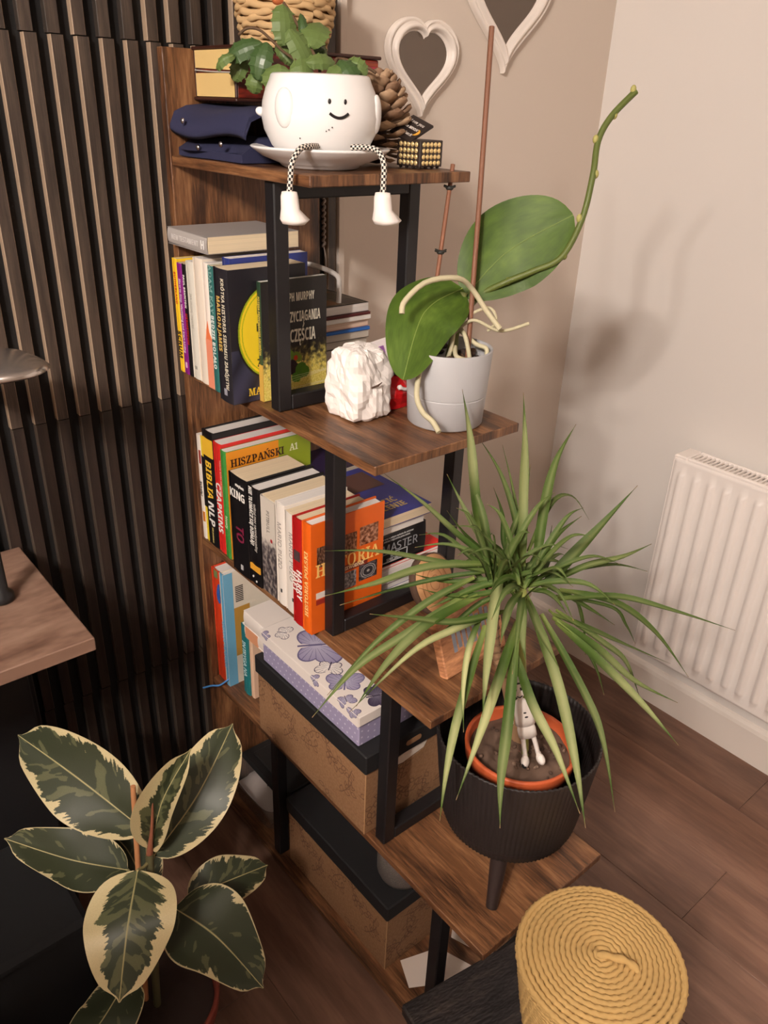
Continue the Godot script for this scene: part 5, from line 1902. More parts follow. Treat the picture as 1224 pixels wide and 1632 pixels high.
func rubber_plant() -> void:
	var a := variegated("rubber_leaf_a", 101, 0.16, 0.22)
	var b := variegated("rubber_leaf_b", 202, 0.36, 0.70)
	var c := variegated("rubber_leaf_c", 303, 0.02, 0.02)
	var base := V(0.487, 0.0, 0.382)
	var pot := thing("plant_pot", "terracotta-rimmed dark plant pot holding the variegated rubber plant", "pot", base)
	var st := begin()
	lathe(st, [Vector2(0.001, 0.0), Vector2(0.075, 0.0), Vector2(0.080, 0.004), Vector2(0.100, 0.160), Vector2(0.104, 0.162), Vector2(0.106, 0.188), Vector2(0.103, 0.191), Vector2(0.098, 0.188), Vector2(0.096, 0.165), Vector2(0.001, 0.163)], 48)
	done(st)
	part("body", st, mat("dull_terracotta", col(122, 52, 38), 0.6), pot)
	st = begin()
	var nz := noise(66, 30.0, 3)
	var g := []
	for j in 9:
		var row := []
		for i in 28:
			var an := TAU * i / 28.0
			var r := 0.0955 * maxf(j / 8.0, 0.01)
			row.append(V(cos(an) * r, 0.170 + 0.006 * nz.get_noise_2d(cos(an) * r, sin(an) * r), sin(an) * r))
		g.append(row)
	sheet(st, g, [], 1, true)
	part("soil", done(st), flat(48, 34, 28, 0.95), pot)
	var t := thing("rubber_plant", "variegated rubber plant with broad cream and green leaves at the lower left", "plant")
	st = begin()
	var top := V(0.448, 0.475, 0.345)
	tube(st, spline([base + V(0, 0.165, 0), base + V(-0.01, 0.30, -0.012), top], 16), [0.0065], 10)
	part("stem", done(st), flat(84, 80, 52, 0.7), t)
	st = begin()
	tube(st, spline([top, V(0.446, 0.53, 0.334), V(0.443, 0.575, 0.327)], 8), [0.0055, 0.005, 0.004, 0.003, 0.0028, 0.0025, 0.002, 0.0015, 0.0006], 8)
	part("bud_sheath", done(st), flat(132, 78, 56, 0.6), t)
	var petiole := func(p0: Vector3, p1: Vector3) -> void:
		var s2 := begin()
		tube(s2, [p0, (p0 + p1) * 0.5 + V(0, -0.004, 0), p1], [0.0032, 0.0028, 0.0025], 7)
		part("petiole", done(s2), flat(124, 116, 76, 0.6), t)
	# upper left, big and flat
	broad_leaf(t, [V(0.424, 0.500, 0.338), V(0.318, 0.565, 0.396), V(0.200, 0.600, 0.447)], V(0.071, 0.740, -0.663), 0.066, a, 0.10, 0.92, false)
	petiole.call(V(0.446, 0.465, 0.347), V(0.424, 0.500, 0.338))
	# upper right, tall
	broad_leaf(t, [V(0.444, 0.462, 0.337), V(0.448, 0.545, 0.255), V(0.394, 0.602, 0.155)], V(0.55, -0.35, -0.35), 0.054, a, 0.14, 0.95)
	petiole.call(V(0.447, 0.455, 0.347), V(0.444, 0.462, 0.337))
	# young folded leaf standing upright in the middle
	broad_leaf(t, [V(0.442, 0.478, 0.338), V(0.446, 0.570, 0.312), V(0.463, 0.662, 0.264)], V(0.40, 0.05, -0.35), 0.030, b, 0.95, 0.95, false, 0.25)
	# left, seen edge-on
	broad_leaf(t, [V(0.405, 0.415, 0.370), V(0.350, 0.440, 0.440), V(0.262, 0.460, 0.512)], V(0.371, -0.889, 0.269), 0.050, c, 0.12, 0.85)
	petiole.call(V(0.455, 0.405, 0.352), V(0.405, 0.415, 0.370))
	# front, hanging towards the viewer
	broad_leaf(t, [V(0.462, 0.472, 0.372), V(0.532, 0.452, 0.422), V(0.580, 0.380, 0.464)], V(0.30, 0.02, -0.62), 0.068, b, 0.12, 0.72)
	petiole.call(V(0.449, 0.462, 0.347), V(0.462, 0.472, 0.372))
	# right, low, mostly green
	broad_leaf(t, [V(0.486, 0.372, 0.330), V(0.562, 0.356, 0.297), V(0.648, 0.300, 0.266)], V(-0.55, 0.15, -0.55) * -1.0, 0.068, c, 0.14, 0.75)
	petiole.call(V(0.462, 0.360, 0.352), V(0.486, 0.372, 0.330))
	broad_leaf(t, [V(0.448, 0.325, 0.290), V(0.462, 0.325, 0.216), V(0.466, 0.310, 0.142)], V(0.6, -0.2, 0.1), 0.044, a, 0.18, 0.8)
	petiole.call(V(0.468, 0.31, 0.358), V(0.448, 0.325, 0.290))
	# shaded leaves underneath
	broad_leaf(t, [V(0.430, 0.360, 0.350), V(0.350, 0.400, 0.350), V(0.270, 0.400, 0.370)], V(0.2, -0.3, 0.7), 0.048, c, 0.15, 0.85)
	petiole.call(V(0.460, 0.345, 0.355), V(0.430, 0.360, 0.350))
	broad_leaf(t, [V(0.490, 0.290, 0.420), V(0.525, 0.275, 0.485), V(0.530, 0.230, 0.560)], V(0.55, 0.1, -0.3), 0.055, c, 0.15, 0.8)
	petiole.call(V(0.476, 0.26, 0.372), V(0.490, 0.290, 0.420))
	st = begin()
	tube(st, [V(0.470, 0.155, 0.395), V(0.435, 0.38, 0.366), V(0.403, 0.583, 0.340)], [0.0045, 0.0045, 0.0042], 10)
	tag(part("plant_stake", done(st), flat(186, 128, 84, 0.7)), "bamboo stake standing in the pot of the variegated rubber plant", "stake")

# strap-shaped leaf; path from the crown to the tip
func blade(t: Node3D, ctrl: Array, w: float, pale: float) -> void:
	var n := 18
	var pts := spline(ctrl, n)
	var g := []
	var cl := []
	var away := V(0.70, 0.0, -0.16)
	var green := Color(0.034, 0.068, 0.011)
	var light := Color(0.46, 0.46, 0.22)
	var tipc := Color(0.26, 0.16, 0.08)
	green = green.lerp(Color(0.052, 0.092, 0.016), rng.randf())
	var tw := rng.randf_range(-0.5, 0.5)
	var from := rng.randf_range(0.25, 0.5)
	for j in n + 1:
		var f := float(j) / n
		var d: Vector3 = (pts[min(j + 1, n)] - pts[max(j - 1, 0)]).normalized()
		# upper face turned up and outwards
		var out: Vector3 = (pts[j] - V(0.700, 0.90, -0.150)).normalized()
		var up := (V(0, 1.0, 0) - out * 0.2 + V(0.35, 0.1, 0.30)).normalized()
		var s := d.cross(up).normalized().rotated(d, tw * f)
		var nn := s.cross(d)
		var hw := 0.33 * w * (0.55 + 0.45 * smoothstep(0.0, 0.25, f)) * pow(1.0 - smoothstep(0.42, 1.0, f), 0.8)
		hw = maxf(hw, 0.0005)
		g.append([pts[j] - s * hw + nn * hw * 0.35, pts[j] - s * hw * 0.5 + nn * hw * 0.10, pts[j] - nn * hw * 0.06, pts[j] + s * hw * 0.5 + nn * hw * 0.10, pts[j] + s * hw + nn * hw * 0.35])
		var p := pale * smoothstep(from - 0.2, from + 0.05, f) * (1.0 - smoothstep(0.72, 0.9, f))
		var row := []
		for i in 5:
			var q: Color = green.lerp(light, p * [0.5, 0.85, 1.0, 0.85, 0.35][i])
			if i == 2 and pale < 0.3:
				q = q.lerp(light, 0.12)
			q = q.lerp(Color(0.20, 0.24, 0.06), 0.6 * (1.0 - smoothstep(0.0, 0.2, f)))
			row.append(q.lerp(tipc, smoothstep(0.93, 1.0, f)))
		cl.append(row)
	var st := begin()
	sheet(st, g, [], 1, false, cl)
	part("leaf", done_keep(st), M["blade_green"], t)

func dracaena() -> void:
	var bm := mat("blade_green", Color(1, 1, 1), 0.6)
	bm.metallic_specular = 0.3
	bm.vertex_color_use_as_albedo = true
	var c := V(0.750, 0.0, -0.162)
	# ribbed planter on three splayed legs, on the fourth shelf
	var p := thing("planter", "large dark brown ribbed planter on splayed legs at the end of the fourth shelf", "planter", V(c.x, L4, c.z))
	var y0 := 0.090
	var y1 := 0.284
	var st := begin()
	lathe(st, [Vector2(0.001, y0 - 0.004), Vector2(0.070, y0 - 0.003), Vector2(0.092, y0 + 0.002), Vector2(0.106, y0 + 0.014), Vector2(0.1135, y0 + 0.040), Vector2(0.122, y0 + 0.11), Vector2(0.1305, y1 - 0.002), Vector2(0.1300, y1), Vector2(0.1275, y1), Vector2(0.126, y1 - 0.01), Vector2(0.112, y0 + 0.03), Vector2(0.100, y0 + 0.012), Vector2(0.001, y0 + 0.008)], 288, Vector3.ZERO, func(a, y, r): return r + (0.0011 * cos(a * 96.0) if r > 0.1 else 0.0))
	done(st)
	part("body", st, mat("planter_brown", col(33, 27, 26), 0.5), p)
	for k in 3:
		var a: float = [0.96, 0.96 + TAU / 3.0, 0.96 - TAU / 3.0][k]
		st = begin()
		tube(st, [V(cos(a) * 0.112, 0.001, sin(a) * 0.112), V(cos(a) * 0.095, 0.05, sin(a) * 0.095), V(cos(a) * 0.085, y0 + 0.006, sin(a) * 0.085)], [0.0095, 0.0125, 0.0145], 20)
		part("leg", done(st), flat(44, 34, 32, 0.45), p)
	# inner pot
	var ic := V(0.762, L4 + 0.0985, -0.155)
	var ip := thing("nursery_pot", "orange terracotta-coloured plastic pot inside the dark ribbed planter", "pot", ic)
	st = begin()
	var h := 0.172
	lathe(st, [Vector2(0.001, 0.0), Vector2(0.066, 0.0), Vector2(0.070, 0.004), Vector2(0.082, h - 0.026), Vector2(0.0865, h - 0.024), Vector2(0.0885, h - 0.003), Vector2(0.0875, h), Vector2(0.083, h), Vector2(0.0815, h - 0.004), Vector2(0.079, h - 0.03), Vector2(0.001, h - 0.034)], 64)
	done(st)
	part("body", st, mat("terracotta", col(190, 88, 48), 0.5), ip)
	st = begin()
	var nz := noise(67, 34.0, 3)
	var g := []
	for j in 15:
		var row := []
		for i in 48:
			var an := TAU * i / 48.0
			var r := 0.0795 * maxf(j / 14.0, 0.008)
			row.append(V(cos(an) * r, h - 0.020 + 0.009 * nz.get_noise_2d(cos(an) * r, sin(an) * r), sin(an) * r))
		g.append(row)
	sheet(st, g, [], 1, true)
	var sn := timber(81, col(58, 42, 34), col(98, 76, 62), col(140, 116, 98), 12.0, 64, 64)
	part("soil", done(st), mat("soil", Color(1, 1, 1), 0.95, 0.0, sn[0], V(1, 1, 1)), ip)
	for k in 34:
		st = begin()
		var an := rng.randf() * TAU
		var rr := sqrt(rng.randf()) * 0.072
		ball(st, V(cos(an) * rr, h - 0.016, sin(an) * rr), V(rng.randf_range(0.002, 0.006), 0.003, rng.randf_range(0.002, 0.005)), 8, 5)
		part("soil_clod", done(st), [flat(92, 70, 56, 0.9), flat(70, 52, 42, 0.9), flat(116, 94, 78, 0.9)][k % 3], ip)
	var t := thing("dracaena", "spiky dracaena with long arching green leaves in the ribbed planter", "plant")
	st = begin()
	tube(st, spline([V(0.745, L4 + 0.240, -0.172), V(0.715, 0.74, -0.160), V(0.694, 0.82, -0.142), V(0.684, 0.915, -0.140)], 20), [0.009], 10)
	part("trunk", done(st), flat(140, 108, 78, 0.85), t)
	for k in 9:
		st = begin()
		var q: Vector3 = spline([V(0.745, L4 + 0.240, -0.172), V(0.715, 0.74, -0.160), V(0.694, 0.82, -0.142), V(0.684, 0.915, -0.140)], 20)[8 + k]
		var ring := []
		for i in 13:
			ring.append(q + V(cos(TAU * i / 12.0) * 0.0092, 0.002 * sin(i * 1.7), sin(TAU * i / 12.0) * 0.0092))
		tube(st, ring, [0.0016], 5, false)
		part("leaf_scar", done(st), flat(112, 84, 60, 0.9), t)
	st = begin()
	tube(st, spline([V(0.772, L4 + 0.240, -0.160), V(0.752, 0.74, -0.160), V(0.738, 0.82, -0.158), V(0.722, 0.925, -0.160)], 20), [0.0055], 10)
	part("trunk", done(st), flat(150, 156, 84, 0.6), t)
	blade(t, [V(0.637, 0.976, -0.147), V(0.611, 1.063, -0.151), V(0.583, 1.121, -0.164), V(0.552, 1.179, -0.174)], 0.024, 0.50)
	blade(t, [V(0.707, 0.949, -0.172), V(0.661, 1.030, -0.211), V(0.624, 1.099, -0.245), V(0.581, 1.162, -0.280)], 0.022, 0.40)
	blade(t, [V(0.726, 0.931, -0.179), V(0.686, 1.009, -0.232), V(0.659, 1.071, -0.281), V(0.646, 1.118, -0.337)], 0.023, 0.10)
	blade(t, [V(0.738, 0.921, -0.186), V(0.748, 0.954, -0.214), V(0.762, 1.004, -0.262), V(0.781, 1.070, -0.318)], 0.030, 0.10)
	blade(t, [V(0.690, 0.944, -0.183), V(0.660, 0.995, -0.201), V(0.605, 1.049, -0.219), V(0.543, 1.088, -0.229)], 0.016, 0.10)
	blade(t, [V(0.694, 0.944, -0.187), V(0.665, 0.982, -0.206), V(0.617, 1.030, -0.235), V(0.560, 1.071, -0.269)], 0.010, 0.10)
	blade(t, [V(0.693, 0.959, -0.198), V(0.679, 1.017, -0.259), V(0.679, 1.013, -0.310), V(0.694, 0.968, -0.344)], 0.013, 0.10)
	blade(t, [V(0.741, 0.927, -0.194), V(0.761, 0.947, -0.251), V(0.787, 0.957, -0.305), V(0.799, 0.966, -0.361)], 0.016, 0.20)
	blade(t, [V(0.722, 0.920, -0.201), V(0.742, 0.930, -0.254), V(0.766, 0.926, -0.325), V(0.785, 0.898, -0.393)], 0.010, 0.00)
	blade(t, [V(0.756, 0.907, -0.196), V(0.816, 0.920, -0.256), V(0.879, 0.911, -0.305), V(0.957, 0.899, -0.352)], 0.018, 0.10)
	blade(t, [V(0.755, 0.920, -0.204), V(0.814, 0.906, -0.262), V(0.869, 0.869, -0.296), V(0.925, 0.812, -0.316)], 0.019, 0.05)
	blade(t, [V(0.761, 0.888, -0.186), V(0.797, 0.861, -0.234), V(0.831, 0.835, -0.277), V(0.882, 0.798, -0.341)], 0.018, 0.10)
	blade(t, [V(0.763, 0.883, -0.185), V(0.821, 0.846, -0.223), V(0.875, 0.805, -0.252), V(0.929, 0.778, -0.293)], 0.020, 0.30)
	blade(t, [V(0.769, 0.878, -0.187), V(0.845, 0.833, -0.212), V(0.910, 0.791, -0.231), V(0.969, 0.757, -0.238)], 0.022, 0.50)
	blade(t, [V(0.750, 0.887, -0.174), V(0.845, 0.805, -0.171), V(0.897, 0.761, -0.157), V(0.950, 0.678, -0.136)], 0.020, 0.20)
	blade(t, [V(0.746, 0.882, -0.164), V(0.822, 0.821, -0.138), V(0.892, 0.746, -0.106), V(0.946, 0.688, -0.072)], 0.024, 0.50)
	blade(t, [V(0.742, 0.842, -0.129), V(0.808, 0.796, -0.102), V(0.869, 0.759, -0.089), V(0.938, 0.714, -0.064)], 0.022, 0.70)
	blade(t, [V(0.734, 0.871, -0.142), V(0.796, 0.771, -0.069), V(0.835, 0.719, -0.020), V(0.872, 0.684, 0.017)], 0.024, 0.20)
	blade(t, [V(0.732, 0.876, -0.144), V(0.764, 0.814, -0.075), V(0.789, 0.761, -0.017), V(0.810, 0.700, 0.041)], 0.023, 0.80)
	blade(t, [V(0.704, 0.870, -0.106), V(0.736, 0.776, -0.033), V(0.765, 0.713, 0.015), V(0.787, 0.642, 0.045)], 0.020, 0.60)
	blade(t, [V(0.684, 0.956, -0.151), V(0.727, 0.914, -0.092), V(0.770, 0.862, -0.039), V(0.801, 0.817, -0.005)], 0.024, 0.60)
	blade(t, [V(0.694, 0.884, -0.107), V(0.709, 0.850, -0.069), V(0.733, 0.806, -0.038), V(0.757, 0.749, -0.021)], 0.014, 0.90)
	blade(t, [V(0.669, 0.910, -0.098), V(0.648, 0.869, -0.003), V(0.630, 0.833, 0.077), V(0.628, 0.781, 0.154)], 0.019, 0.20)
	blade(t, [V(0.667, 0.932, -0.113), V(0.642, 0.902, -0.042), V(0.621, 0.852, 0.037), V(0.605, 0.783, 0.111)], 0.017, 0.10)
	blade(t, [V(0.681, 0.908, -0.110), V(0.667, 0.886, -0.020), V(0.667, 0.851, 0.054), V(0.686, 0.824, 0.122)], 0.022, 0.30)
	blade(t, [V(0.705, 0.885, -0.119), V(0.691, 0.877, -0.050), V(0.678, 0.860, 0.016), V(0.671, 0.803, 0.122)], 0.020, 0.80)
	blade(t, [V(0.720, 0.891, -0.142), V(0.687, 0.885, -0.061), V(0.654, 0.898, -0.002), V(0.626, 0.913, 0.053)], 0.017, 0.10)
	blade(t, [V(0.686, 0.938, -0.140), V(0.623, 0.957, -0.063), V(0.572, 0.971, 0.001), V(0.523, 0.969, 0.059)], 0.018, 0.20)
	blade(t, [V(0.681, 0.951, -0.143), V(0.633, 0.955, -0.053), V(0.602, 0.940, 0.025), V(0.576, 0.933, 0.094)], 0.021, 0.20)
	blade(t, [V(0.682, 0.948, -0.143), V(0.637, 0.990, -0.105), V(0.590, 1.036, -0.071), V(0.545, 1.076, -0.034)], 0.018, 0.30)
	blade(t, [V(0.689, 0.948, -0.151), V(0.644, 0.973, -0.147), V(0.600, 1.011, -0.148), V(0.546, 1.042, -0.162)], 0.014, 0.30)
	blade(t, [V(0.688, 0.943, -0.145), V(0.636, 0.926, -0.091), V(0.587, 0.903, -0.032), V(0.535, 0.872, 0.036)], 0.012, 0.00)
	blade(t, [V(0.708, 0.920, -0.150), V(0.677, 0.908, -0.106), V(0.649, 0.907, -0.072), V(0.602, 0.899, -0.063)], 0.016, 0.00)
	blade(t, [V(0.699, 0.934, -0.151), V(0.660, 0.919, -0.122), V(0.620, 0.910, -0.092), V(0.568, 0.902, -0.079)], 0.013, 0.00)
	blade(t, [V(0.708, 0.930, -0.158), V(0.682, 0.923, -0.123), V(0.660, 0.907, -0.085), V(0.641, 0.889, -0.048)], 0.017, 0.00)
	blade(t, [V(0.734, 0.926, -0.185), V(0.754, 0.901, -0.226), V(0.779, 0.872, -0.264), V(0.792, 0.831, -0.314)], 0.012, 0.00)
	blade(t, [V(0.754, 0.912, -0.198), V(0.801, 0.885, -0.277), V(0.816, 0.848, -0.305), V(0.824, 0.806, -0.331)], 0.010, 0.00)
	blade(t, [V(0.747, 0.922, -0.197), V(0.753, 0.884, -0.250), V(0.760, 0.829, -0.276), V(0.762, 0.763, -0.295)], 0.012, 0.00)
	blade(t, [V(0.762, 0.893, -0.192), V(0.819, 0.842, -0.246), V(0.845, 0.810, -0.274), V(0.869, 0.753, -0.291)], 0.016, 0.20)
	blade(t, [V(0.755, 0.893, -0.184), V(0.795, 0.837, -0.224), V(0.816, 0.792, -0.244), V(0.830, 0.745, -0.257)], 0.012, 0.00)
	blade(t, [V(0.731, 0.926, -0.181), V(0.706, 0.933, -0.234), V(0.678, 0.941, -0.269), V(0.659, 0.958, -0.296)], 0.010, 0.00)
	blade(t, [V(0.700, 0.949, -0.163), V(0.652, 0.956, -0.190), V(0.613, 0.980, -0.225), V(0.564, 1.001, -0.254)], 0.014, 0.00)
	blade(t, [V(0.707, 0.949, -0.172), V(0.668, 0.967, -0.217), V(0.629, 1.002, -0.261), V(0.589, 1.036, -0.310)], 0.010, 0.00)
	blade(t, [V(0.718, 0.940, -0.177), V(0.702, 0.954, -0.227), V(0.692, 0.967, -0.272), V(0.684, 0.973, -0.336)], 0.016, 0.00)
	blade(t, [V(0.700, 0.939, -0.156), V(0.658, 0.946, -0.169), V(0.623, 0.958, -0.184), V(0.578, 0.975, -0.216)], 0.016, 0.00)
	blade(t, [V(0.697, 0.939, -0.152), V(0.644, 0.953, -0.150), V(0.602, 0.966, -0.151), V(0.548, 0.978, -0.166)], 0.014, 0.00)
	blade(t, [V(0.706, 0.930, -0.155), V(0.665, 0.949, -0.152), V(0.631, 0.972, -0.153), V(0.597, 0.997, -0.169)], 0.018, 0.20)
	blade(t, [V(0.713, 0.917, -0.154), V(0.679, 0.890, -0.122), V(0.656, 0.851, -0.087), V(0.628, 0.807, -0.055)], 0.014, 0.00)
	blade(t, [V(0.725, 0.911, -0.162), V(0.745, 0.886, -0.139), V(0.762, 0.870, -0.122), V(0.782, 0.848, -0.111)], 0.018, 0.30)
	blade(t, [V(0.726, 0.911, -0.164), V(0.767, 0.888, -0.146), V(0.799, 0.874, -0.134), V(0.826, 0.853, -0.131)], 0.020, 0.20)
	blade(t, [V(0.731, 0.931, -0.151), V(0.734, 0.954, -0.160), V(0.745, 0.980, -0.154), V(0.746, 1.004, -0.157)], 0.014, 0.20)
	blade(t, [V(0.729, 0.941, -0.140), V(0.716, 0.966, -0.139), V(0.721, 0.993, -0.120), V(0.725, 1.017, -0.109)], 0.014, 0.20)
	blade(t, [V(0.722, 0.940, -0.148), V(0.717, 0.951, -0.128), V(0.725, 0.956, -0.095), V(0.746, 0.963, -0.057)], 0.016, 0.00)
	blade(t, [V(0.735, 0.929, -0.155), V(0.758, 0.934, -0.163), V(0.786, 0.940, -0.153), V(0.818, 0.939, -0.138)], 0.016, 0.10)
	blade(t, [V(0.724, 0.921, -0.153), V(0.731, 0.911, -0.123), V(0.748, 0.900, -0.094), V(0.759, 0.882, -0.077)], 0.018, 0.20)
	# short young leaves crowding both crowns
	for k in 34:
		var c0: Vector3 = V(0.684, 0.912, -0.140) if k % 2 == 0 else V(0.722, 0.922, -0.160)
		var a := k * 2.4
		var e := rng.randf_range(-0.15, 1.25)
		var l := rng.randf_range(0.10, 0.19)
		var dr := V(cos(a) * cos(e), sin(e), sin(a) * cos(e))
		blade(t, [c0 + V(0, rng.randf_range(-0.03, 0.02), 0), c0 + dr * l * 0.35 + V(0, 0.015, 0), c0 + dr * l * 0.7 + V(0, 0.012, 0), c0 + dr * l - V(0, 0.02, 0)], rng.randf_range(0.012, 0.019), 0.1)
	toy()

func toy() -> void:
	# small white figure standing in the pot, leaning on the stem
	var t := thing("toy_figure", "small white jointed toy figure in shirt and shorts standing in the terracotta pot", "figurine", V(0.797, L4 + 0.0985 + 0.157, -0.148), 0.0)
	t.transform = Transform3D(Basis(V(0, 1, 0), 0.86) * Basis(V(0, 0, 1), 0.27) * Basis(V(1, 0, 0), -0.12) * Basis.from_scale(V(0.82, 1.12, 0.85)), t.position)
	var wh: Material = mat("toy_white", col(228, 220, 212), 0.45)
	var ink := flat(30, 28, 30, 0.5)
	# local: z towards the viewer, x to the right
	var xs := [-0.011, 0.011]
	for k in 2:
		var x: float = xs[k]
		var st := begin()
		tube(st, [V(x * 1.15, 0.008, 0.0), V(x, 0.034, 0.001), V(x * 0.75, 0.060, 0.0)], [0.0042, 0.0044, 0.0050], 12)
		part("leg", done(st), wh, t)
		st = begin()
		ball(st, V(x * 1.25, 0.0075, 0.006), V(0.0080, 0.0075, 0.0135), 18, 10, Transform3D(Basis(V(0, 1, 0), 0.25 * signf(x)), Vector3.ZERO))
		part("shoe", done(st), wh, t)
		st = begin()
		ball(st, V(x * 1.32, 0.0065, 0.0155), V(0.0050, 0.0050, 0.0042), 12, 7, Transform3D(Basis(V(0, 1, 0), 0.25 * signf(x)), Vector3.ZERO))
		if k == 0:
			part("toe_cap", done(st), ink, t)
		st = begin()
		tube(st, [V(x * 1.18, 0.0145, -0.002), V(x * 1.18, 0.0145, 0.006)], [0.0052, 0.0050], 10)
		part("cuff", done(st), wh, t)
		st = begin()
		tube(st, [V(x * 1.75, 0.098, 0.0), V(x * 2.1, 0.086, 0.002), V(x * 2.2, 0.074, 0.005)], [0.0048, 0.0040, 0.0034], 10)
		part("arm", done(st), wh, t)
	var s2 := begin()
	lathe(s2, [Vector2(0.001, 0.0), Vector2(0.0165, 0.0), Vector2(0.0165, 0.012), Vector2(0.0135, 0.024), Vector2(0.001, 0.026)], 24, V(0, 0.048, 0), null, Transform3D(Basis.from_scale(V(1.05, 1, 0.62)), Vector3.ZERO))
	done(s2)
	part("shorts", s2, wh, t)
	s2 = begin()
	lathe(s2, [Vector2(0.001, 0.0), Vector2(0.0170, 0.0), Vector2(0.0160, 0.010), Vector2(0.0150, 0.026), Vector2(0.0140, 0.034), Vector2(0.006, 0.040), Vector2(0.001, 0.041)], 24, V(0, 0.068, 0), null, Transform3D(Basis.from_scale(V(1.1, 1, 0.65)), Vector3.ZERO))
	done(s2)
	part("shirt", s2, wh, t)
	for q in [[0.003, 0.090, 0.006], [0.004, 0.083, 0.008]]:
		s2 = begin()
		ball(s2, V(q[0], q[1], 0.0098), V(q[2] * 0.5, 0.0014, 0.0007), 8, 5)
		part("shirt_print", done(s2), ink, t)
	s2 = begin()
	ball(s2, V(0, 0.127, 0.001), V(0.0125, 0.0165, 0.0125), 22, 14)
	tube(s2, [V(0, 0.104, 0), V(0, 0.115, 0)], [0.0045, 0.0045], 10)
	ball(s2, V(0, 0.124, 0.0125), V(0.0022, 0.0036, 0.003), 8, 6)
	for sx in [-1, 1]:
		ball(s2, V(sx * 0.0122, 0.126, 0.0), V(0.0016, 0.0038, 0.0026), 8, 6)
	part("head", done(s2), wh, t)
	for sx in [-1, 1]:
		s2 = begin()
		ball(s2, V(sx * 0.0048, 0.1295, 0.0122), V(0.0023, 0.0026, 0.0012), 8, 6)
		part("eye", done(s2), ink, t)
	s2 = begin()
	tube(s2, [V(-0.005, 0.1180, 0.0108), V(0, 0.1165, 0.0126), V(0.005, 0.1180, 0.0108)], [0.0009], 6)
	part("mouth", done(s2), ink, t)
	s2 = begin()
	tube(s2, spline([V(-0.0115, 0.134, 0.004), V(-0.006, 0.1375, 0.0105), V(0.006, 0.1375, 0.0105), V(0.0115, 0.134, 0.004)], 10), [0.0012], 6)
	part("headband", done(s2), ink, t)

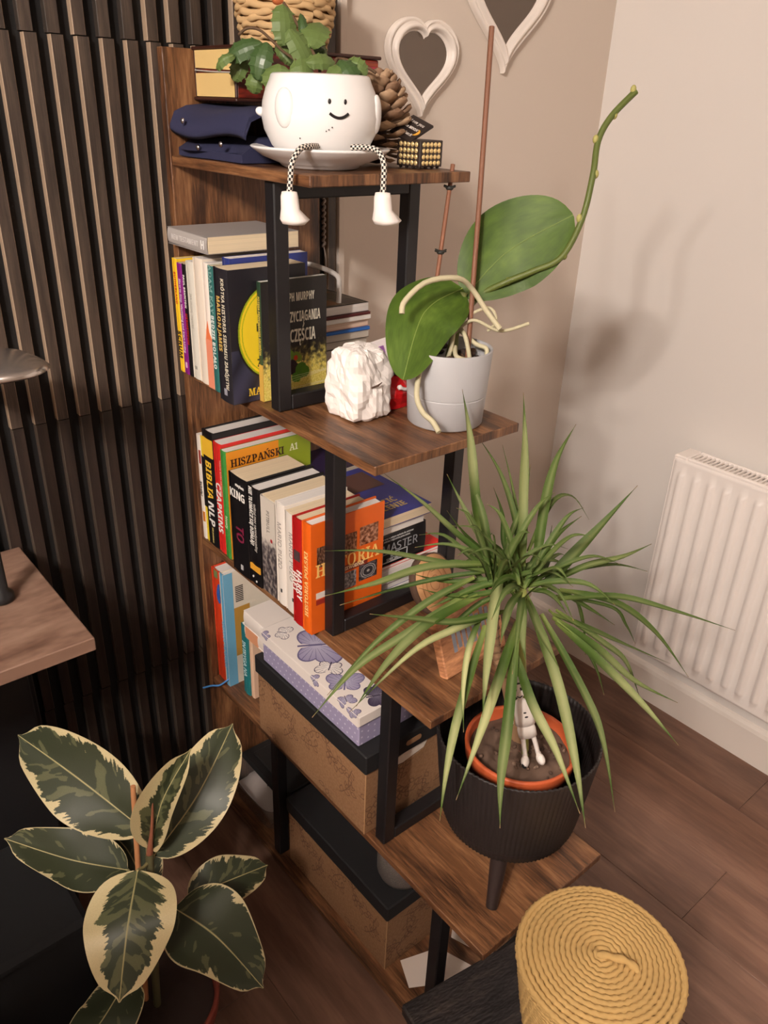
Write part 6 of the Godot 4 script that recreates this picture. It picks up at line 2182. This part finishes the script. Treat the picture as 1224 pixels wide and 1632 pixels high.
func orchid() -> void:
	var c := V(0.484, L2, -0.210)
	var p := thing("flower_pot", "pale grey tapered orchid pot with a fine groove, on the second shelf", "pot", c)
	var st := begin()
	lathe(st, [Vector2(0.001, 0.0), Vector2(0.0575, 0.0), Vector2(0.0600, 0.0025), Vector2(0.0626, 0.0465), Vector2(0.0628, 0.0476), Vector2(0.0620, 0.0481), Vector2(0.0620, 0.0485), Vector2(0.0628, 0.0490), Vector2(0.0629, 0.0502), Vector2(0.0668, 0.1185), Vector2(0.0660, 0.1200), Vector2(0.0635, 0.1195), Vector2(0.0625, 0.113), Vector2(0.061, 0.098), Vector2(0.001, 0.096)], 64)
	done(st)
	part("body", st, mat("grey_ceramic", col(176, 176, 178), 0.5), p)
	for k in 40:
		st = begin()
		var an := rng.randf() * TAU
		var rr := sqrt(rng.randf()) * 0.053
		ball(st, Vector3.ZERO, V(rng.randf_range(0.006, 0.011), 0.004, rng.randf_range(0.004, 0.008)), 7, 4, Transform3D(Basis(V(0, 1, 0), rng.randf() * 3.0) * Basis(V(1, 0, 0), rng.randf_range(-0.5, 0.5)), V(cos(an) * rr, 0.099 + rng.randf() * 0.008, sin(an) * rr)))
		part("bark_chip", done(st), [flat(72, 50, 38, 0.9), flat(52, 38, 32, 0.9), flat(96, 70, 52, 0.9)][k % 3], p)
	var t := thing("orchid", "orchid with two broad leaves, grey aerial roots and one bare arching flower stem", "plant")
	var oa := timber(61, col(58, 80, 26), col(72, 96, 32), col(88, 112, 42), 20.0, 128, 128)
	var om: StandardMaterial3D = mat("orchid_leaf", Color(1, 1, 1), 0.5, 0.0, oa[0], V(1, 0.25, 1))
	om.metallic_specular = 0.35
	st = begin()
	tube(st, spline([V(0.474, L2 + 0.098, -0.225), V(0.470, 1.245, -0.235), V(0.464, 1.296, -0.250)], 8), [0.010, 0.009, 0.008, 0.007], 10)
	part("crown", done(st), flat(120, 126, 70, 0.7), t)
	broad_leaf(t, [V(0.463, 1.288, -0.255), V(0.490, 1.356, -0.315), V(0.549, 1.412, -0.386)], V(0.681, -0.690, -0.244), 0.068, om, 0.10, 1.15, true)
	broad_leaf(t, [V(0.462, 1.302, -0.250), V(0.470, 1.276, -0.165), V(0.508, 1.196, -0.095)], V(0.743, -0.413, -0.532), 0.054, om, 0.16, 0.80, true)
	st = begin()
	var path := [V(0.468, 1.245, -0.240), V(0.474, 1.287, -0.272), V(0.507, 1.314, -0.296), V(0.535, 1.333, -0.326), V(0.561, 1.355, -0.356), V(0.566, 1.407, -0.386), V(0.559, 1.467, -0.407), V(0.545, 1.513, -0.427), V(0.547, 1.546, -0.448), V(0.560, 1.580, -0.480)]
	tube(st, spline(path, 54), [0.0048], 10)
	part("flower_stem", done(st), flat(88, 100, 42, 0.5), t)
	for k in [2, 4, 5, 6, 7, 8, 9]:
		st = begin()
		var side := 1.0 if k % 2 == 0 else -1.0
		ball(st, path[k] + V(0.002 * side, 0.002, -0.004 * side), V(0.0044, 0.0064, 0.0044), 10, 6)
		part("node", done(st), flat(170, 164, 96, 0.6) if k > 4 else flat(110, 116, 52, 0.6), t)
	var rootm: Material = mat("root_grey", col(190, 182, 150), 0.7)
	for q in [[[V(0.491, 1.287, -0.102), V(0.487, 1.303, -0.110), V(0.489, 1.326, -0.148), V(0.501, 1.329, -0.197), V(0.499, 1.310, -0.232), V(0.518, 1.279, -0.248), V(0.542, 1.255, -0.256)], 0.0042], [[V(0.500, 1.205, -0.135), V(0.514, 1.170, -0.118), V(0.531, 1.149, -0.116), V(0.549, 1.139, -0.120), V(0.566, 1.128, -0.118)], 0.0042], [[V(0.478, 1.240, -0.225), V(0.500, 1.262, -0.240), V(0.530, 1.248, -0.270), V(0.560, 1.262, -0.300)], 0.0026], [[V(0.480, 1.245, -0.220), V(0.492, 1.222, -0.205), V(0.488, 1.200, -0.200)], 0.0035], [[V(0.470, 1.250, -0.235), V(0.500, 1.240, -0.225), V(0.515, 1.205, -0.225)], 0.0034], [[V(0.476, 1.240, -0.240), V(0.505, 1.226, -0.245), V(0.524, 1.221, -0.250), V(0.526, 1.200, -0.246)], 0.0036], [[V(0.478, 1.260, -0.238), V(0.508, 1.280, -0.262), V(0.522, 1.262, -0.268), V(0.512, 1.245, -0.262)], 0.0024], [[V(0.466, 1.236, -0.225), V(0.452, 1.222, -0.205), V(0.456, 1.200, -0.196)], 0.0034], [[V(0.490, 1.222, -0.215), V(0.510, 1.214, -0.200), V(0.520, 1.208, -0.215)], 0.0036]]:
		st = begin()
		tube(st, spline(q[0], 22), [q[1]], 8)
		part("aerial_root", done(st), rootm, t)
	st = begin()
	tube(st, [V(0.5030, 1.202, -0.2315), V(0.459, 1.428, -0.275), V(0.4135, 1.654, -0.318)], [0.0040], 8)
	tag(part("orchid_stake", done(st), flat(124, 82, 60, 0.6)), "long plain wooden stake rising from the orchid pot past the mirrors", "stake")
	var s := thing("support_stick", "shorter wooden stick with two dark clips, left of the long orchid stake", "stake")
	st = begin()
	tube(st, [V(0.454, 1.202, -0.189), V(0.4294, 1.317, -0.2264), V(0.3965, 1.4725, -0.276)], [0.0034], 8)
	part("stick", done(st), flat(130, 84, 60, 0.6), s)
	for f in [0.55, 0.88]:
		var q := V(0.454, 1.202, -0.189).lerp(V(0.3965, 1.4725, -0.276), f)
		st = begin()
		ball(st, q, V(0.0062, 0.004, 0.0062), 12, 6)
		for k in 4:
			tube(st, [q, q + V(cos(k * 1.57) * 0.012, 0.003, sin(k * 1.57) * 0.012)], [0.0022, 0.0012], 6)
		part("clip", done(st), flat(44, 44, 40, 0.6), s)

func build_all() -> void:
	book_materials()
	radiator()
	heart_mirror("smaller white heart mirror, left of the two on the beige wall", -0.5725, 1.5305, 0.190, 0.172)
	heart_mirror("larger white heart mirror cut off by the top of the photo", -0.8080, 1.6190, 0.275, 0.258)
	desk_corner()
	floor_things()
	books_on_second_shelf()
	books_on_third_shelf()
	books_on_fourth_shelf()
	top_shelf()
	second_shelf()
	sign_block()
	lower_shelves()
	orchid()
	dracaena()
	rubber_plant()
